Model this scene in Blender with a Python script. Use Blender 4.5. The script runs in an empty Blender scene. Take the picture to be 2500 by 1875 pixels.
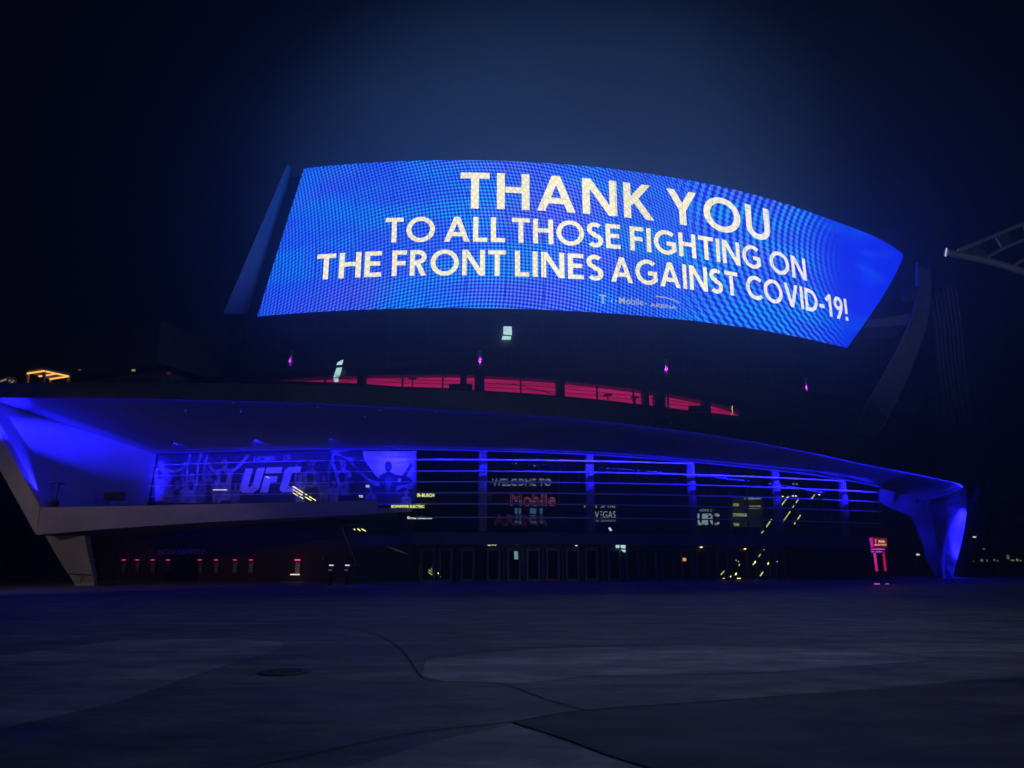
import bpy, bmesh, math, random
from mathutils import Vector, Matrix
random.seed(7)
sc = bpy.context.scene
COL = sc.collection
# ------------------------------------------------------------------ camera
PITCH = math.radians(13.6); FPX = 1805.6; CAMZ = 1.5
cd = bpy.data.cameras.new("camera"); cam = bpy.data.objects.new("camera", cd); COL.objects.link(cam)
cam.location = (0, 0, CAMZ); cam.rotation_euler = (math.radians(90) + PITCH, 0, 0)
cd.lens = 26; cd.sensor_width = 36; cd.clip_start = 0.1; cd.clip_end = 3000
sc.camera = cam
# ------------------------------------------------------------------ world and exposure
w = bpy.data.worlds.new("World"); sc.world = w; w.use_nodes = True
wn = w.node_tree; wn.nodes.clear()
wo = wn.nodes.new("ShaderNodeOutputWorld"); wb = wn.nodes.new("ShaderNodeBackground")
sky = wn.nodes.new("ShaderNodeTexSky"); sky.sky_type = 'NISHITA'; sky.sun_disc = False
sky.sun_elevation = math.radians(-9); sky.sun_rotation = math.radians(200)
tint = wn.nodes.new("ShaderNodeMixRGB"); tint.blend_type = 'ADD'; tint.inputs[0].default_value = 1
# screen glow on haze, painted into the sky above the arena, uneven
tc = wn.nodes.new("ShaderNodeTexCoord")
dot = wn.nodes.new("ShaderNodeVectorMath"); dot.operation = 'DOT_PRODUCT'; dot.inputs[1].default_value = Vector((0.03, 0.865, 0.50)).normalized()
mr = wn.nodes.new("ShaderNodeMapRange"); mr.interpolation_type = 'SMOOTHERSTEP'
mr.inputs[1].default_value = 0.962; mr.inputs[2].default_value = 1.004
sq = wn.nodes.new('ShaderNodeVectorMath'); sq.operation = 'MULTIPLY'; sq.inputs[1].default_value = (.62, 1, 1)
nm = wn.nodes.new('ShaderNodeVectorMath'); nm.operation = 'NORMALIZE'
ns = wn.nodes.new("ShaderNodeTexNoise"); ns.inputs['Scale'].default_value = 2.6; ns.inputs['Detail'].default_value = 5
mr2 = wn.nodes.new("ShaderNodeMapRange"); mr2.inputs[1].default_value = 0.3; mr2.inputs[2].default_value = 0.75; mr2.inputs[3].default_value = 0.55; mr2.inputs[4].default_value = 1.25
mu = wn.nodes.new("ShaderNodeMath"); mu.operation = 'MULTIPLY'
cl = wn.nodes.new("ShaderNodeMixRGB"); cl.inputs[1].default_value = (0.0002, 0.0003, 0.0012, 1); cl.inputs[2].default_value = (0.0125, 0.0340, 0.0880, 1)
L = wn.links.new
L(tc.outputs['Generated'], sq.inputs[0]); L(sq.outputs[0], nm.inputs[0]); L(nm.outputs[0], dot.inputs[0]); L(dot.outputs['Value'], mr.inputs[0]); L(tc.outputs['Generated'], ns.inputs['Vector'])
L(ns.outputs[0], mr2.inputs[0]); L(mr.outputs[0], mu.inputs[0]); L(mr2.outputs[0], mu.inputs[1]); L(mu.outputs[0], cl.inputs[0])
sk = wn.nodes.new("ShaderNodeMixRGB"); sk.blend_type = 'MULTIPLY'; sk.inputs[0].default_value = 1; sk.inputs[2].default_value = (0.02, 0.02, 0.02, 1)
L(sky.outputs[0], sk.inputs[1]); L(sk.outputs[0], tint.inputs[1]); L(cl.outputs[0], tint.inputs[2])
L(tint.outputs[0], wb.inputs[0]); wb.inputs[1].default_value = 1.0; L(wb.outputs[0], wo.inputs[0])
sc.view_settings.view_transform = 'Standard'; sc.view_settings.look = 'None'
sc.view_settings.exposure = 0; sc.view_settings.gamma = 1; sc.view_settings.use_curve_mapping = False
sc.cycles.volume_bounces = 0; sc.cycles.max_bounces = 6; sc.cycles.diffuse_bounces = 2; sc.cycles.glossy_bounces = 2
sc.cycles.transparent_max_bounces = 12; sc.cycles.use_denoising = True; sc.cycles.sample_clamp_indirect = 3
HAZE = 0.0050
BLUE = (0.011, 0.008, 1.0)
K_STRIP = 1.1; K_LIP = 34.0; K_AREA = 84.0; K_SPOT = 1.0
SCREEN = 1.5
# ------------------------------------------------------------------ photo -> place
C = (-6.0, 150.0)                      # centre of the arena's plan
ST, CT = math.sin(PITCH), math.cos(PITCH)
def ray(x, y):
    u = (x - 1250) / FPX; v = (937.5 - y) / FPX
    return Vector((u, CT - v * ST, ST + v * CT))
def PY(x, y, Y):
    r = ray(x, y); return Vector((0, 0, CAMZ)) + r * (Y / r.y)
def PZ(x, y, z):
    r = ray(x, y); return Vector((0, 0, CAMZ)) + r * ((z - CAMZ) / r.z)
def PC(x, y, R):
    a, b, c = ray(x, y); A = a*a + b*b; B = -2*(a*C[0] + b*C[1]); K = C[0]**2 + C[1]**2 - R*R
    D = max(B*B - 4*A*K, 0); t = (-B - math.sqrt(D)) / 2 / A
    return Vector((a*t, b*t, c*t + CAMZ))
def phi(x, y, R):
    p = PC(x, y, R); return math.asin(max(-1, min(1, (p.x - C[0]) / R)))
def cyl(f, R, z): return Vector((C[0] + R*math.sin(f), C[1] - R*math.cos(f), z))
def lerp_t(t, tab):
    if t <= tab[0][0]: return tab[0][1]
    for (a, va), (b, vb) in zip(tab, tab[1:]):
        if t <= b: return va + (vb - va) * (t - a) / (b - a)
    return tab[-1][1]
# ------------------------------------------------------------------ materials
def nodes(m):
    m.use_nodes = True; return m.node_tree
def mat(name, col, rough=0.7, metal=0.0, var=0.25, scale=1.5, bump=0.0, spec=0.5):
    m = bpy.data.materials.new(name); t = nodes(m); b = t.nodes['Principled BSDF']
    b.inputs['Roughness'].default_value = rough; b.inputs['Metallic'].default_value = metal
    b.inputs['Specular IOR Level'].default_value = spec
    tc = t.nodes.new("ShaderNodeTexCoord"); n = t.nodes.new("ShaderNodeTexNoise")
    n.inputs['Scale'].default_value = scale; n.inputs['Detail'].default_value = 6; n.inputs['Roughness'].default_value = 0.62
    r = t.nodes.new("ShaderNodeMapRange"); r.inputs[1].default_value = 0.3; r.inputs[2].default_value = 0.7
    r.inputs[3].default_value = 1 - var; r.inputs[4].default_value = 1 + var
    x = t.nodes.new("ShaderNodeMixRGB"); x.blend_type = 'MULTIPLY'; x.inputs[0].default_value = 1
    x.inputs[1].default_value = (*col, 1)
    t.links.new(tc.outputs['Object'], n.inputs['Vector']); t.links.new(n.outputs[0], r.inputs[0])
    t.links.new(r.outputs[0], x.inputs[2]); t.links.new(x.outputs[0], b.inputs['Base Color'])
    if bump:
        bp = t.nodes.new("ShaderNodeBump"); bp.inputs['Strength'].default_value = bump; bp.inputs['Distance'].default_value = 0.02
        n2 = t.nodes.new("ShaderNodeTexNoise"); n2.inputs['Scale'].default_value = scale * 12; n2.inputs['Detail'].default_value = 4
        t.links.new(tc.outputs['Object'], n2.inputs['Vector']); t.links.new(n2.outputs[0], bp.inputs['Height']); t.links.new(bp.outputs[0], b.inputs['Normal'])
    return m
def emis(name, col, s=1.0, var=0.0, scale=3.0):
    m = bpy.data.materials.new(name); t = nodes(m); t.nodes.clear()
    o = t.nodes.new("ShaderNodeOutputMaterial"); e = t.nodes.new("ShaderNodeEmission")
    e.inputs[0].default_value = (*col, 1); e.inputs[1].default_value = s
    if var:
        tc = t.nodes.new("ShaderNodeTexCoord"); n = t.nodes.new("ShaderNodeTexNoise"); n.inputs['Scale'].default_value = scale
        r = t.nodes.new("ShaderNodeMapRange"); r.inputs[1].default_value = .3; r.inputs[2].default_value = .7; r.inputs[3].default_value = s*(1-var); r.inputs[4].default_value = s*(1+var)
        t.links.new(tc.outputs['Object'], n.inputs['Vector']); t.links.new(n.outputs[0], r.inputs[0]); t.links.new(r.outputs[0], e.inputs[1])
    t.links.new(e.outputs[0], o.inputs[0]); return m
def glass(name, tintc=(0.55, 0.6, 0.62), refl=0.10):
    m = bpy.data.materials.new(name); t = nodes(m); t.nodes.clear()
    o = t.nodes.new("ShaderNodeOutputMaterial"); tr = t.nodes.new("ShaderNodeBsdfTransparent"); tr.inputs[0].default_value = (*tintc, 1)
    g = t.nodes.new("ShaderNodeBsdfGlossy"); g.inputs['Roughness'].default_value = 0.03
    f = t.nodes.new("ShaderNodeLayerWeight"); f.inputs[0].default_value = 0.25
    mr = t.nodes.new("ShaderNodeMapRange"); mr.inputs[3].default_value = refl; mr.inputs[4].default_value = 0.10
    mx = t.nodes.new("ShaderNodeMixShader")
    t.links.new(f.outputs['Facing'], mr.inputs[0]); t.links.new(mr.outputs[0], mx.inputs[0])
    t.links.new(tr.outputs[0], mx.inputs[1]); t.links.new(g.outputs[0], mx.inputs[2]); t.links.new(mx.outputs[0], o.inputs[0]); return m
M = dict(
 concrete=mat("concrete", (.34, .33, .33), .85, var=.22, scale=.5, bump=.15),
 soffit=mat("soffit_plaster", (.42, .42, .44), .75, var=.10, scale=.4),
 bowl=mat("bowl_metal", (.075, .08, .09), .45, .3, var=.35, scale=.16),
 bowl_low=mat("bowl_concrete", (.45, .42, .43), .85, var=.25, scale=.2),
 dark=mat("dark_metal", (.035, .037, .042), .45, .5, var=.3),
 black=mat("black_paint", (.012, .012, .014), .5, var=.3),
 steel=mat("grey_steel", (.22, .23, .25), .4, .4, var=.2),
 frame=mat("door_frame_metal", (.15, .12, .12), .5, .4, var=.2),
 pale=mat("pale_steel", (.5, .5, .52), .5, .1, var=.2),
 louver=mat("louver_aluminium", (.6, .6, .62), .45, .1, var=.05),
 column=mat("column_plaster", (.34, .34, .37), .7, var=.08),
 redwall=mat("red_plaster", (.028, .009, .014), .8, var=.3, scale=.4),
 lobby=mat("lobby_wall_dark", (.018, .018, .021), .8, var=.5, scale=.6),
 letters=mat("brushed_letters", (.5, .46, .48), .5, .1, var=.15),
 glass=glass("curtain_glass", refl=.0), glass2=glass("upper_glass", (.7, .7, .72), .06),
 band=mat("entrance_band", (.085, .065, .085), .6, var=.25, scale=.8),
 warm=emis("warm_light", (1, .62, .22), 3), warmd=emis("warm_dim", (.9, .45, .12), .9),
 yellow=emis("yellow_light", (.82, .76, .24), 2.6, .35, 2), yellowd=emis("yellow_dim", (.42, .40, .18), .35),
 cool=emis("cool_panel", (.36, .58, .58), 1.5, .12, 1.2), white=emis("white_light", (.85, .85, .95), 1.2),
 pink=emis("pink_light", (1, .05, .32), 1.5), orange=emis("orange_led", (1, .42, .08), 2.0),
 bluestrip=emis("blue_led", BLUE, K_STRIP), lipstrip=emis("blue_cove_led", BLUE, K_LIP),
 purple=emis("purple_light", (.35, .02, .55), 1.2), magenta=emis("magenta_light", (.75, .02, .42), .9, .3, 1.2),
 crimson=emis("crimson_light", (.55, .01, .10), .8),
 leaf=mat("leaf", (.05, .07, .03), .7, var=.5, scale=3), bark=mat("bark", (.08, .06, .05), .9, var=.4, scale=4),
 grille=mat("speaker_cloth", (.015, .015, .018), .9, var=.2),
)
# ------------------------------------------------------------------ mesh building
LOC = {}
class MB:
    def __init__(s): s.v = []; s.f = []
    def quad(s, *p):
        i = len(s.v); s.v += [Vector(q) for q in p]; s.f.append(tuple(range(i, i + len(p)))); return s
    def box(s, o, a, b, c):
        """corner-centred box: centre o, full edge vectors a, b, c"""
        o, a, b, c = Vector(o), Vector(a)/2, Vector(b)/2, Vector(c)/2
        i = len(s.v); s.v += [o + x*a + y*b + z*c for x in (-1, 1) for y in (-1, 1) for z in (-1, 1)]
        for q in ((0,1,3,2), (4,6,7,5), (0,4,5,1), (2,3,7,6), (0,2,6,4), (1,5,7,3)): s.f.append(tuple(i + k for k in q))
        return s
    def bar(s, p, q, wd=.1, ht=None):
        p, q = Vector(p), Vector(q); d = q - p; ht = ht or wd
        x = d.cross(Vector((0, 0, 1)));
        if x.length < 1e-5: x = Vector((1, 0, 0))
        x.normalize(); y = x.cross(d).normalized()
        return s.box((p + q)/2, d, x*wd, y*ht)
    def tube(s, pts, r, n=10, r2=None):
        pts = [Vector(p) for p in pts]; rings = []
        for k, p in enumerate(pts):
            d = (pts[min(k+1, len(pts)-1)] - pts[max(k-1, 0)]).normalized()
            x = d.cross(Vector((0, .3, 1)) if abs(d.z) < .95 else Vector((1, 0, 0))).normalized(); y = d.cross(x)
            rr = r if r2 is None else r + (r2 - r) * k / (len(pts) - 1)
            i = len(s.v); s.v += [p + x*math.cos(a)*rr + y*math.sin(a)*rr for a in [2*math.pi*j/n for j in range(n)]]; rings.append(i)
        for a, b in zip(rings, rings[1:]):
            for j in range(n): s.f.append((a+j, a+(j+1) % n, b+(j+1) % n, b+j))
        s.f.append(tuple(rings[0]+j for j in range(n))[::-1]); s.f.append(tuple(rings[-1]+j for j in range(n))); return s
    def sweep(s, rows, closed=True, caps=True):
        """rows: list of cross-sections (lists of points)"""
        n = len(rows[0]); base = []
        for r in rows: base.append(len(s.v)); s.v += [Vector(p) for p in r]
        for a, b in zip(base, base[1:]):
            for j in range(n if closed else n-1): s.f.append((a+j, a+(j+1) % n, b+(j+1) % n, b+j))
        if caps and closed:
            s.f.append(tuple(base[0]+j for j in range(n))[::-1]); s.f.append(tuple(base[-1]+j for j in range(n)))
        return s
    def ring(s, R0, R1, z0, z1, f0, f1, n=40):
        rows = []
        for k in range(n+1):
            f = f0 + (f1-f0)*k/n; rows.append([cyl(f, R0, z0), cyl(f, R1, z0), cyl(f, R1, z1), cyl(f, R0, z1)])
        return s.sweep(rows)
    def prism(s, poly, d):
        """polygon extruded by vector d"""
        d = Vector(d); n = len(poly); i = len(s.v); s.v += [Vector(p) for p in poly] + [Vector(p) + d for p in poly]
        s.f.append(tuple(range(i, i+n))); s.f.append(tuple(range(i+2*n-1, i+n-1, -1)))
        for j in range(n): s.f.append((i+j, i+(j+1) % n, i+n+(j+1) % n, i+n+j)[::-1])
        return s
    def build(s, name, m, parent=None, smooth=False, uv=None):
        off = LOC.get(parent.name, Vector()) if parent else Vector()
        me = bpy.data.meshes.new(name); me.from_pydata([tuple(v - off) for v in s.v], [], s.f); me.update()
        bm = bmesh.new(); bm.from_mesh(me); bmesh.ops.recalc_face_normals(bm, faces=bm.faces); bm.to_mesh(me); bm.free()
        if uv:
            ul = me.uv_layers.new(name="UVMap")
            for lp in me.loops: ul.data[lp.index].uv = uv[lp.vertex_index]
        if smooth:
            for p in me.polygons: p.use_smooth = True
        me.materials.append(m if not isinstance(m, str) else M[m])
        o = bpy.data.objects.new(name, me); COL.objects.link(o)
        if parent: o.parent = parent; LOC[o.name] = off
        return o
def tag(o, label=None, cat=None, group=None, kind=None):
    if label: o['label'] = label
    if cat: o['category'] = cat
    if group: o['group'] = group
    if kind: o['kind'] = kind
    return o
def empty(name, loc, label, cat, group=None):
    o = bpy.data.objects.new(name, None); COL.objects.link(o); o.location = loc; LOC[o.name] = Vector(loc)
    o.empty_display_size = .3
    return tag(o, label, cat, group)
def lamp(kind, loc, to, energy, col, size=.1, angle=40, blend=.6, name="lamp", parent=None):
    d = bpy.data.lights.new(name, kind); d.energy = energy; d.color = col
    if kind == 'SPOT': d.spot_size = math.radians(angle); d.spot_blend = blend; d.shadow_soft_size = size
    elif kind == 'POINT': d.shadow_soft_size = size
    o = bpy.data.objects.new(name, d); COL.objects.link(o); loc = Vector(loc)
    off = LOC.get(parent.name, Vector()) if parent else Vector()
    o.location = loc - off
    if to is not None: o.rotation_euler = (Vector(to) - loc).to_track_quat('-Z', 'Y').to_euler()
    if parent: o.parent = parent
    return o
def rbox(mb, f, R, z, wd, dp, ht):
    """box standing on the arena's plan circle: angle f, radius R, centre height z"""
    t = Vector((math.cos(f), math.sin(f), 0)); n = Vector((math.sin(f), -math.cos(f), 0))
    return mb.box(cyl(f, R, z), t*wd, n*dp, (0, 0, ht))
# ------------------------------------------------------------------ ground
def ground_material():
    m = mat("plaza_concrete", (.27, .265, .27), .6, var=.30, scale=.16, bump=.5, spec=.35)
    t = m.node_tree; b = t.nodes['Principled BSDF']
    tc = t.nodes.new("ShaderNodeTexCoord"); mp = t.nodes.new("ShaderNodeMapping"); mp.inputs['Scale'].default_value = (.16, .62, 1)
    n = t.nodes.new("ShaderNodeTexNoise"); n.inputs['Scale'].default_value = 1.0; n.inputs['Detail'].default_value = 7; n.inputs['Roughness'].default_value = .65
    r = t.nodes.new("ShaderNodeMapRange"); r.inputs[1].default_value = .32; r.inputs[2].default_value = .7; r.inputs[3].default_value = .42; r.inputs[4].default_value = 1.5
    x = t.nodes.new("ShaderNodeMixRGB"); x.blend_type = 'MULTIPLY'; x.inputs[0].default_value = 1
    src = b.inputs['Base Color'].links[0].from_socket
    t.links.new(tc.outputs['Object'], mp.inputs[0]); t.links.new(mp.outputs[0], n.inputs['Vector']); t.links.new(n.outputs[0], r.inputs[0])
    t.links.new(src, x.inputs[1]); t.links.new(r.outputs[0], x.inputs[2]); t.links.new(x.outputs[0], b.inputs['Base Color'])
    n3 = t.nodes.new("ShaderNodeTexNoise"); n3.inputs['Scale'].default_value = 1.0; n3.inputs['Detail'].default_value = 9; n3.inputs['Roughness'].default_value = .72
    mp3 = t.nodes.new("ShaderNodeMapping"); mp3.inputs['Scale'].default_value = (.7, 1.5, 1); mp3.inputs['Rotation'].default_value = (0, 0, .25)
    r3 = t.nodes.new("ShaderNodeMapRange"); r3.inputs[1].default_value = .3; r3.inputs[2].default_value = .7; r3.inputs[3].default_value = .45; r3.inputs[4].default_value = 1.6
    x3 = t.nodes.new("ShaderNodeMixRGB"); x3.blend_type = 'MULTIPLY'; x3.inputs[0].default_value = 1; x3.label = "fine"
    t.links.new(tc.outputs['Object'], mp3.inputs[0]); t.links.new(mp3.outputs[0], n3.inputs['Vector']); t.links.new(n3.outputs[0], r3.inputs[0])
    t.links.new(x.outputs[0], x3.inputs[1]); t.links.new(r3.outputs[0], x3.inputs[2]); t.links.new(x3.outputs[0], b.inputs['Base Color'])
    rr = t.nodes.new("ShaderNodeMapRange"); rr.inputs[1].default_value = .3; rr.inputs[2].default_value = .7; rr.inputs[3].default_value = .42; rr.inputs[4].default_value = .8
    t.links.new(n.outputs[0], rr.inputs[0]); t.links.new(rr.outputs[0], b.inputs['Roughness'])
    return m
GM = ground_material()
tag(MB().quad((-240, -60, 0), (240, -60, 0), (240, 400, 0), (-240, 400, 0)).build("ground", GM), kind='structure')
def patch_mat(name, col, rough):
    m = GM.copy(); m.name = name
    for n in m.node_tree.nodes:
        if n.type == 'MIX_RGB' and not n.inputs[1].is_linked: n.inputs[1].default_value = (*col, 1)
    m.node_tree.nodes['Principled BSDF'].inputs['Roughness'].default_value = rough
    return m
def spline(pts, n=8):
    out = []
    P = [Vector(p) for p in pts]
    for i in range(len(P)-1):
        a, b, c, d = P[max(i-1, 0)], P[i], P[i+1], P[min(i+2, len(P)-1)]
        for k in range(n):
            t = k/n; out.append(.5*((2*b) + (c-a)*t + (2*a-5*b+4*c-d)*t*t + (3*b-a-3*c+d)*t*t*t))
    out.append(P[-1]); return out
def paving(name, px, m, z):
    mb = MB(); mb.quad(*[PZ(x, y, z) for x, y in px]); return tag(mb.build(name, m), kind='structure')
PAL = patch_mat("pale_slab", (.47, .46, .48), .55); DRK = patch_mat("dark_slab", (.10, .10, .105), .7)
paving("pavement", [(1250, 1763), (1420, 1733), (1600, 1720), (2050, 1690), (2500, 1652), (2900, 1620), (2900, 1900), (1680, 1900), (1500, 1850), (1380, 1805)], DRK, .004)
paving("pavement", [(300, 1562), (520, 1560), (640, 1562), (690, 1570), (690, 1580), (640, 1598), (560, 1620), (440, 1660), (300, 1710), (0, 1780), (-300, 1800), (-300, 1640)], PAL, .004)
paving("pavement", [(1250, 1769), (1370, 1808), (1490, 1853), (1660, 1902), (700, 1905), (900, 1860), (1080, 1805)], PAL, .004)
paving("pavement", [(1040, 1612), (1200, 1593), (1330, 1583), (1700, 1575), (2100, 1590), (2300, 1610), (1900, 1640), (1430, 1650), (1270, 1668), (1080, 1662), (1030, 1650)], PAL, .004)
jt = mat("joint_sealant", (.085, .085, .09), .9)
def joint(px, wd=.022):
    P = [PZ(x, y, .008) for x, y in px]; P = spline(P, 6); rows = []
    for k, p in enumerate(P):
        d = (P[min(k+1, len(P)-1)] - P[max(k-1, 0)]).normalized(); n = Vector((-d.y, d.x, 0))*wd/2; rows.append([p - n, p + n])
    mb = MB(); mb.sweep(rows, closed=False); return tag(mb.build("pavement_joint", jt), kind='structure')
joint([(930, 1552), (975, 1580), (1000, 1610), (1035, 1655), (1100, 1663), (1180, 1665), (1240, 1672), (1330, 1705), (1430, 1733)])
joint([(560, 1510), (700, 1520), (840, 1530), (930, 1552)], .03)
joint([(600, 1875), (760, 1840), (1000, 1790), (1250, 1762), (1430, 1733), (1800, 1707), (2200, 1675), (2600, 1640)])
joint([(1250, 1762), (1380, 1803), (1500, 1847), (1680, 1900)])
joint([(1040, 1605), (1150, 1592), (1300, 1580), (1500, 1576), (1700, 1570)], .03)
mh = PZ(695, 1642, 0)
me_ = empty("manhole_cover", (mh.x, mh.y, .012), "round dark iron manhole cover in the concrete plaza", "manhole cover")
mb = MB(); mb.tube([(mh.x, mh.y, .006), (mh.x, mh.y, .016)], .36, 28); mb.build("rim", 'dark', me_)
mb = MB(); mb.tube([(mh.x, mh.y, .010), (mh.x, mh.y, .021)], .32, 28)
for a in range(-3, 4): mb.box((mh.x, mh.y + a*.08, .024), (.5 - abs(a)*.05, 0, 0), (0, .025, 0), (0, 0, .006))
mb.build("lid", mat("manhole_iron", (.10, .10, .105), .55, .3), me_)
# ------------------------------------------------------------------ LED screen
PITCHU = 3.93
def seam(k): return 1.4 + PITCHU*k
def RS(f):
    t = max(0, min(1, (f - .55)/.264)); return 80 + 1.5*t*t*(3-2*t)
def S(u, z, off=0):
    k = math.floor((u - 1.4)/PITCHU); a, b = seam(k), seam(k+1); t = (u-a)/(b-a)
    pa, pb = cyl(a/80, RS(a/80), z), cyl(b/80, RS(b/80), z); d = (pb-pa).normalized(); n = Vector((d.y, -d.x, 0))
    return pa.lerp(pb, t) + n*off
def clip(poly, ax, val, keep_less):
    out = []
    for i, p in enumerate(poly):
        q = poly[(i+1) % len(poly)]; a = (p[ax] <= val) == keep_less or p[ax] == val; b = (q[ax] <= val) == keep_less or q[ax] == val
        if a: out.append(p)
        if a != b:
            t = (val - p[ax])/(q[ax]-p[ax]); r = [p[0]+(q[0]-p[0])*t, p[1]+(q[1]-p[1])*t]; r[ax] = val; out.append(tuple(r))
    return out
def on_screen(mb, uv, poly, off):
    us = [p[0] for p in poly]
    for k in range(math.floor((min(us)-1.4)/PITCHU), math.floor((max(us)-1.4)/PITCHU)+1):
        q = clip(clip(poly, 0, seam(k)+1e-5, False), 0, seam(k+1)-1e-5, True)
        if len(q) >= 3:
            mb.quad(*[S(a, b, off) for a, b in q]); uv += q
def screen_material(text=False):
    m = bpy.data.materials.new("screen_letters_light" if text else "screen_light"); t = nodes(m); t.nodes.clear(); N = t.nodes.new; K = t.links.new
    def math_(op, a, b=None, c=None):
        n = N("ShaderNodeMath"); n.operation = op
        for i, v in enumerate((a, b, c)):
            if v is None: continue
            if isinstance(v, (int, float)): n.inputs[i].default_value = v
            else: K(v, n.inputs[i])
        return n.outputs[0]
    uvn = N("ShaderNodeUVMap"); sp = N("ShaderNodeSeparateXYZ"); K(uvn.outputs[0], sp.inputs[0]); U, V = sp.outputs[0], sp.outputs[1]
    k = math_('FLOOR', math_('DIVIDE', math_('SUBTRACT', U, 1.4), PITCHU))
    wn_ = N("ShaderNodeTexWhiteNoise"); wn_.noise_dimensions = '1D'; K(k, wn_.inputs['W'])
    # slow warps that bend the dot rows, and a chirp to the far end where they break into streaks
    s1 = math_('MULTIPLY', math_('SINE', math_('ADD', math_('MULTIPLY', U, .21), math_('MULTIPLY', V, .33))), .45)
    s2 = math_('MULTIPLY', math_('SINE', math_('ADD', math_('MULTIPLY', V, .42), math_('MULTIPLY', U, -.11))), .6)
    shift = math_('MULTIPLY', wn_.outputs[0], .6)
    vv = math_('SUBTRACT', V, 31); uu = math_('SUBTRACT', U, 4)
    A1 = math_('ADD', math_('ADD', math_('DIVIDE', U, .38), math_('MULTIPLY', math_('MULTIPLY', vv, vv), .035)), shift)
    A2 = math_('ADD', math_('ADD', math_('DIVIDE', V, .38), math_('MULTIPLY', s2, .5)), math_('MULTIPLY', math_('MULTIPLY', uu, uu), .032))
    # towards the far end the rows bend into rings of slanted dashes
    du = math_('SUBTRACT', U, 60); dv = math_('MULTIPLY', math_('SUBTRACT', V, 36.5), 1.5)
    rr = math_('SQRT', math_('ADD', math_('MULTIPLY', du, du), math_('MULTIPLY', dv, dv)))
    B1 = math_('DIVIDE', rr, .95); B2 = math_('ADD', math_('DIVIDE', V, .62), math_('MULTIPLY', U, .35))
    tr_ = N("ShaderNodeMapRange"); K(U, tr_.inputs[0]); tr_.inputs[1].default_value = 21; tr_.inputs[2].default_value = 31; tr_.interpolation_type = 'SMOOTHSTEP'
    gA = math_('ADD', math_('COSINE', math_('MULTIPLY', A1, 2*math.pi)), math_('COSINE', math_('MULTIPLY', A2, 2*math.pi)))
    gB = math_('ADD', math_('MULTIPLY', math_('COSINE', math_('MULTIPLY', B1, 2*math.pi)), 1.15), math_('MULTIPLY', math_('COSINE', math_('MULTIPLY', B2, 2*math.pi)), .8))
    P1, P2 = math_('MULTIPLY', A1, 2*math.pi), math_('MULTIPLY', A2, 2*math.pi)
    g = math_('ADD', math_('MULTIPLY', gA, math_('SUBTRACT', 1.0, tr_.outputs[0])), math_('MULTIPLY', gB, tr_.outputs[0]))
    mr = N("ShaderNodeMapRange"); mr.interpolation_type = 'SMOOTHSTEP'; K(g, mr.inputs[0]); mr.inputs[1].default_value = -1.15 if text else -.75; mr.inputs[2].default_value = .5 if text else .95
    dots = mr.outputs[0]
    far = N("ShaderNodeMapRange"); K(U, far.inputs[0]); far.inputs[1].default_value = 42; far.inputs[2].default_value = 53; far.inputs[3].default_value = 1; far.inputs[4].default_value = .12; far.interpolation_type = 'SMOOTHSTEP'
    amp = math_('MULTIPLY', dots, far.outputs[0])
    fine = math_('MULTIPLY', math_('ADD', math_('SINE', math_('MULTIPLY', U, 2*math.pi/.42)), 1), .5)
    nz = N("ShaderNodeTexNoise"); nz.inputs['Scale'].default_value = .17; nz.inputs['Detail'].default_value = 2; mp = N("ShaderNodeMapping"); mp.inputs['Scale'].default_value = (.45, 1.5, 1); K(uvn.outputs[0], mp.inputs[0]); K(mp.outputs[0], nz.inputs['Vector'])
    nz2 = N("ShaderNodeTexNoise"); nz2.inputs['Scale'].default_value = .12; nz2.inputs['Detail'].default_value = 1
    mp2 = N("ShaderNodeMapping"); mp2.inputs['Location'].default_value = (40, 9, 3); mp2.inputs['Scale'].default_value = (.5, 1.3, 1); K(uvn.outputs[0], mp2.inputs[0]); K(mp2.outputs[0], nz2.inputs['Vector'])
    def ramp(a, lo, hi):
        r = N("ShaderNodeMapRange"); K(a, r.inputs[0]); r.inputs[1].default_value = lo; r.inputs[2].default_value = hi; r.interpolation_type = 'SMOOTHSTEP'; return r.outputs[0]
    def mixc(f, a, b, mode='MIX'):
        x = N("ShaderNodeMixRGB"); x.blend_type = mode
        if isinstance(f, (int, float)): x.inputs[0].default_value = f
        else: K(f, x.inputs[0])
        for i, c in ((1, a), (2, b)):
            if isinstance(c, tuple): x.inputs[i].default_value = (*c, 1)
            else: K(c, x.inputs[i])
        return x.outputs[0]
    if not text:
        light = mixc(ramp(nz.outputs[0], .40, .62), (.030, .20, .86), (.008, .36, .82))
        light = mixc(ramp(nz2.outputs[0], .52, .74), light, (.10, .18, .80))
        left = N("ShaderNodeMapRange"); K(U, left.inputs[0]); left.inputs[1].default_value = -20; left.inputs[2].default_value = 2; left.inputs[3].default_value = .72; left.inputs[4].default_value = 1
        amp = math_('MULTIPLY', amp, left.outputs[0])
        col = mixc(math_('SUBTRACT', 1.0, amp), light, (.001, .003, .60))
        # far end: flat royal blue with fine vertical lines and soft pale patches
        endc = mixc(math_('MULTIPLY', fine, .35), (.003, .022, .85), (.001, .006, .66))
        endc = mixc(ramp(nz.outputs[0], .50, .68), endc, (.003, .06, .86))
        r = N("ShaderNodeMapRange"); K(U, r.inputs[0]); r.inputs[1].default_value = 40; r.inputs[2].default_value = 52; r.interpolation_type = 'SMOOTHSTEP'
        col = mixc(r.outputs[0], col, endc)
    else:
        n3 = math_('COSINE', math_('MULTIPLY', P1, .5)); n4 = math_('COSINE', math_('MULTIPLY', P2, .5))
        alt = ramp(math_('MULTIPLY', n3, n4), -.2, .2)
        warmc = mixc(alt, (.92, .72, .30), (.94, .93, .82)); base = mixc(dots, (.93, .81, .42), warmc)
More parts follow.
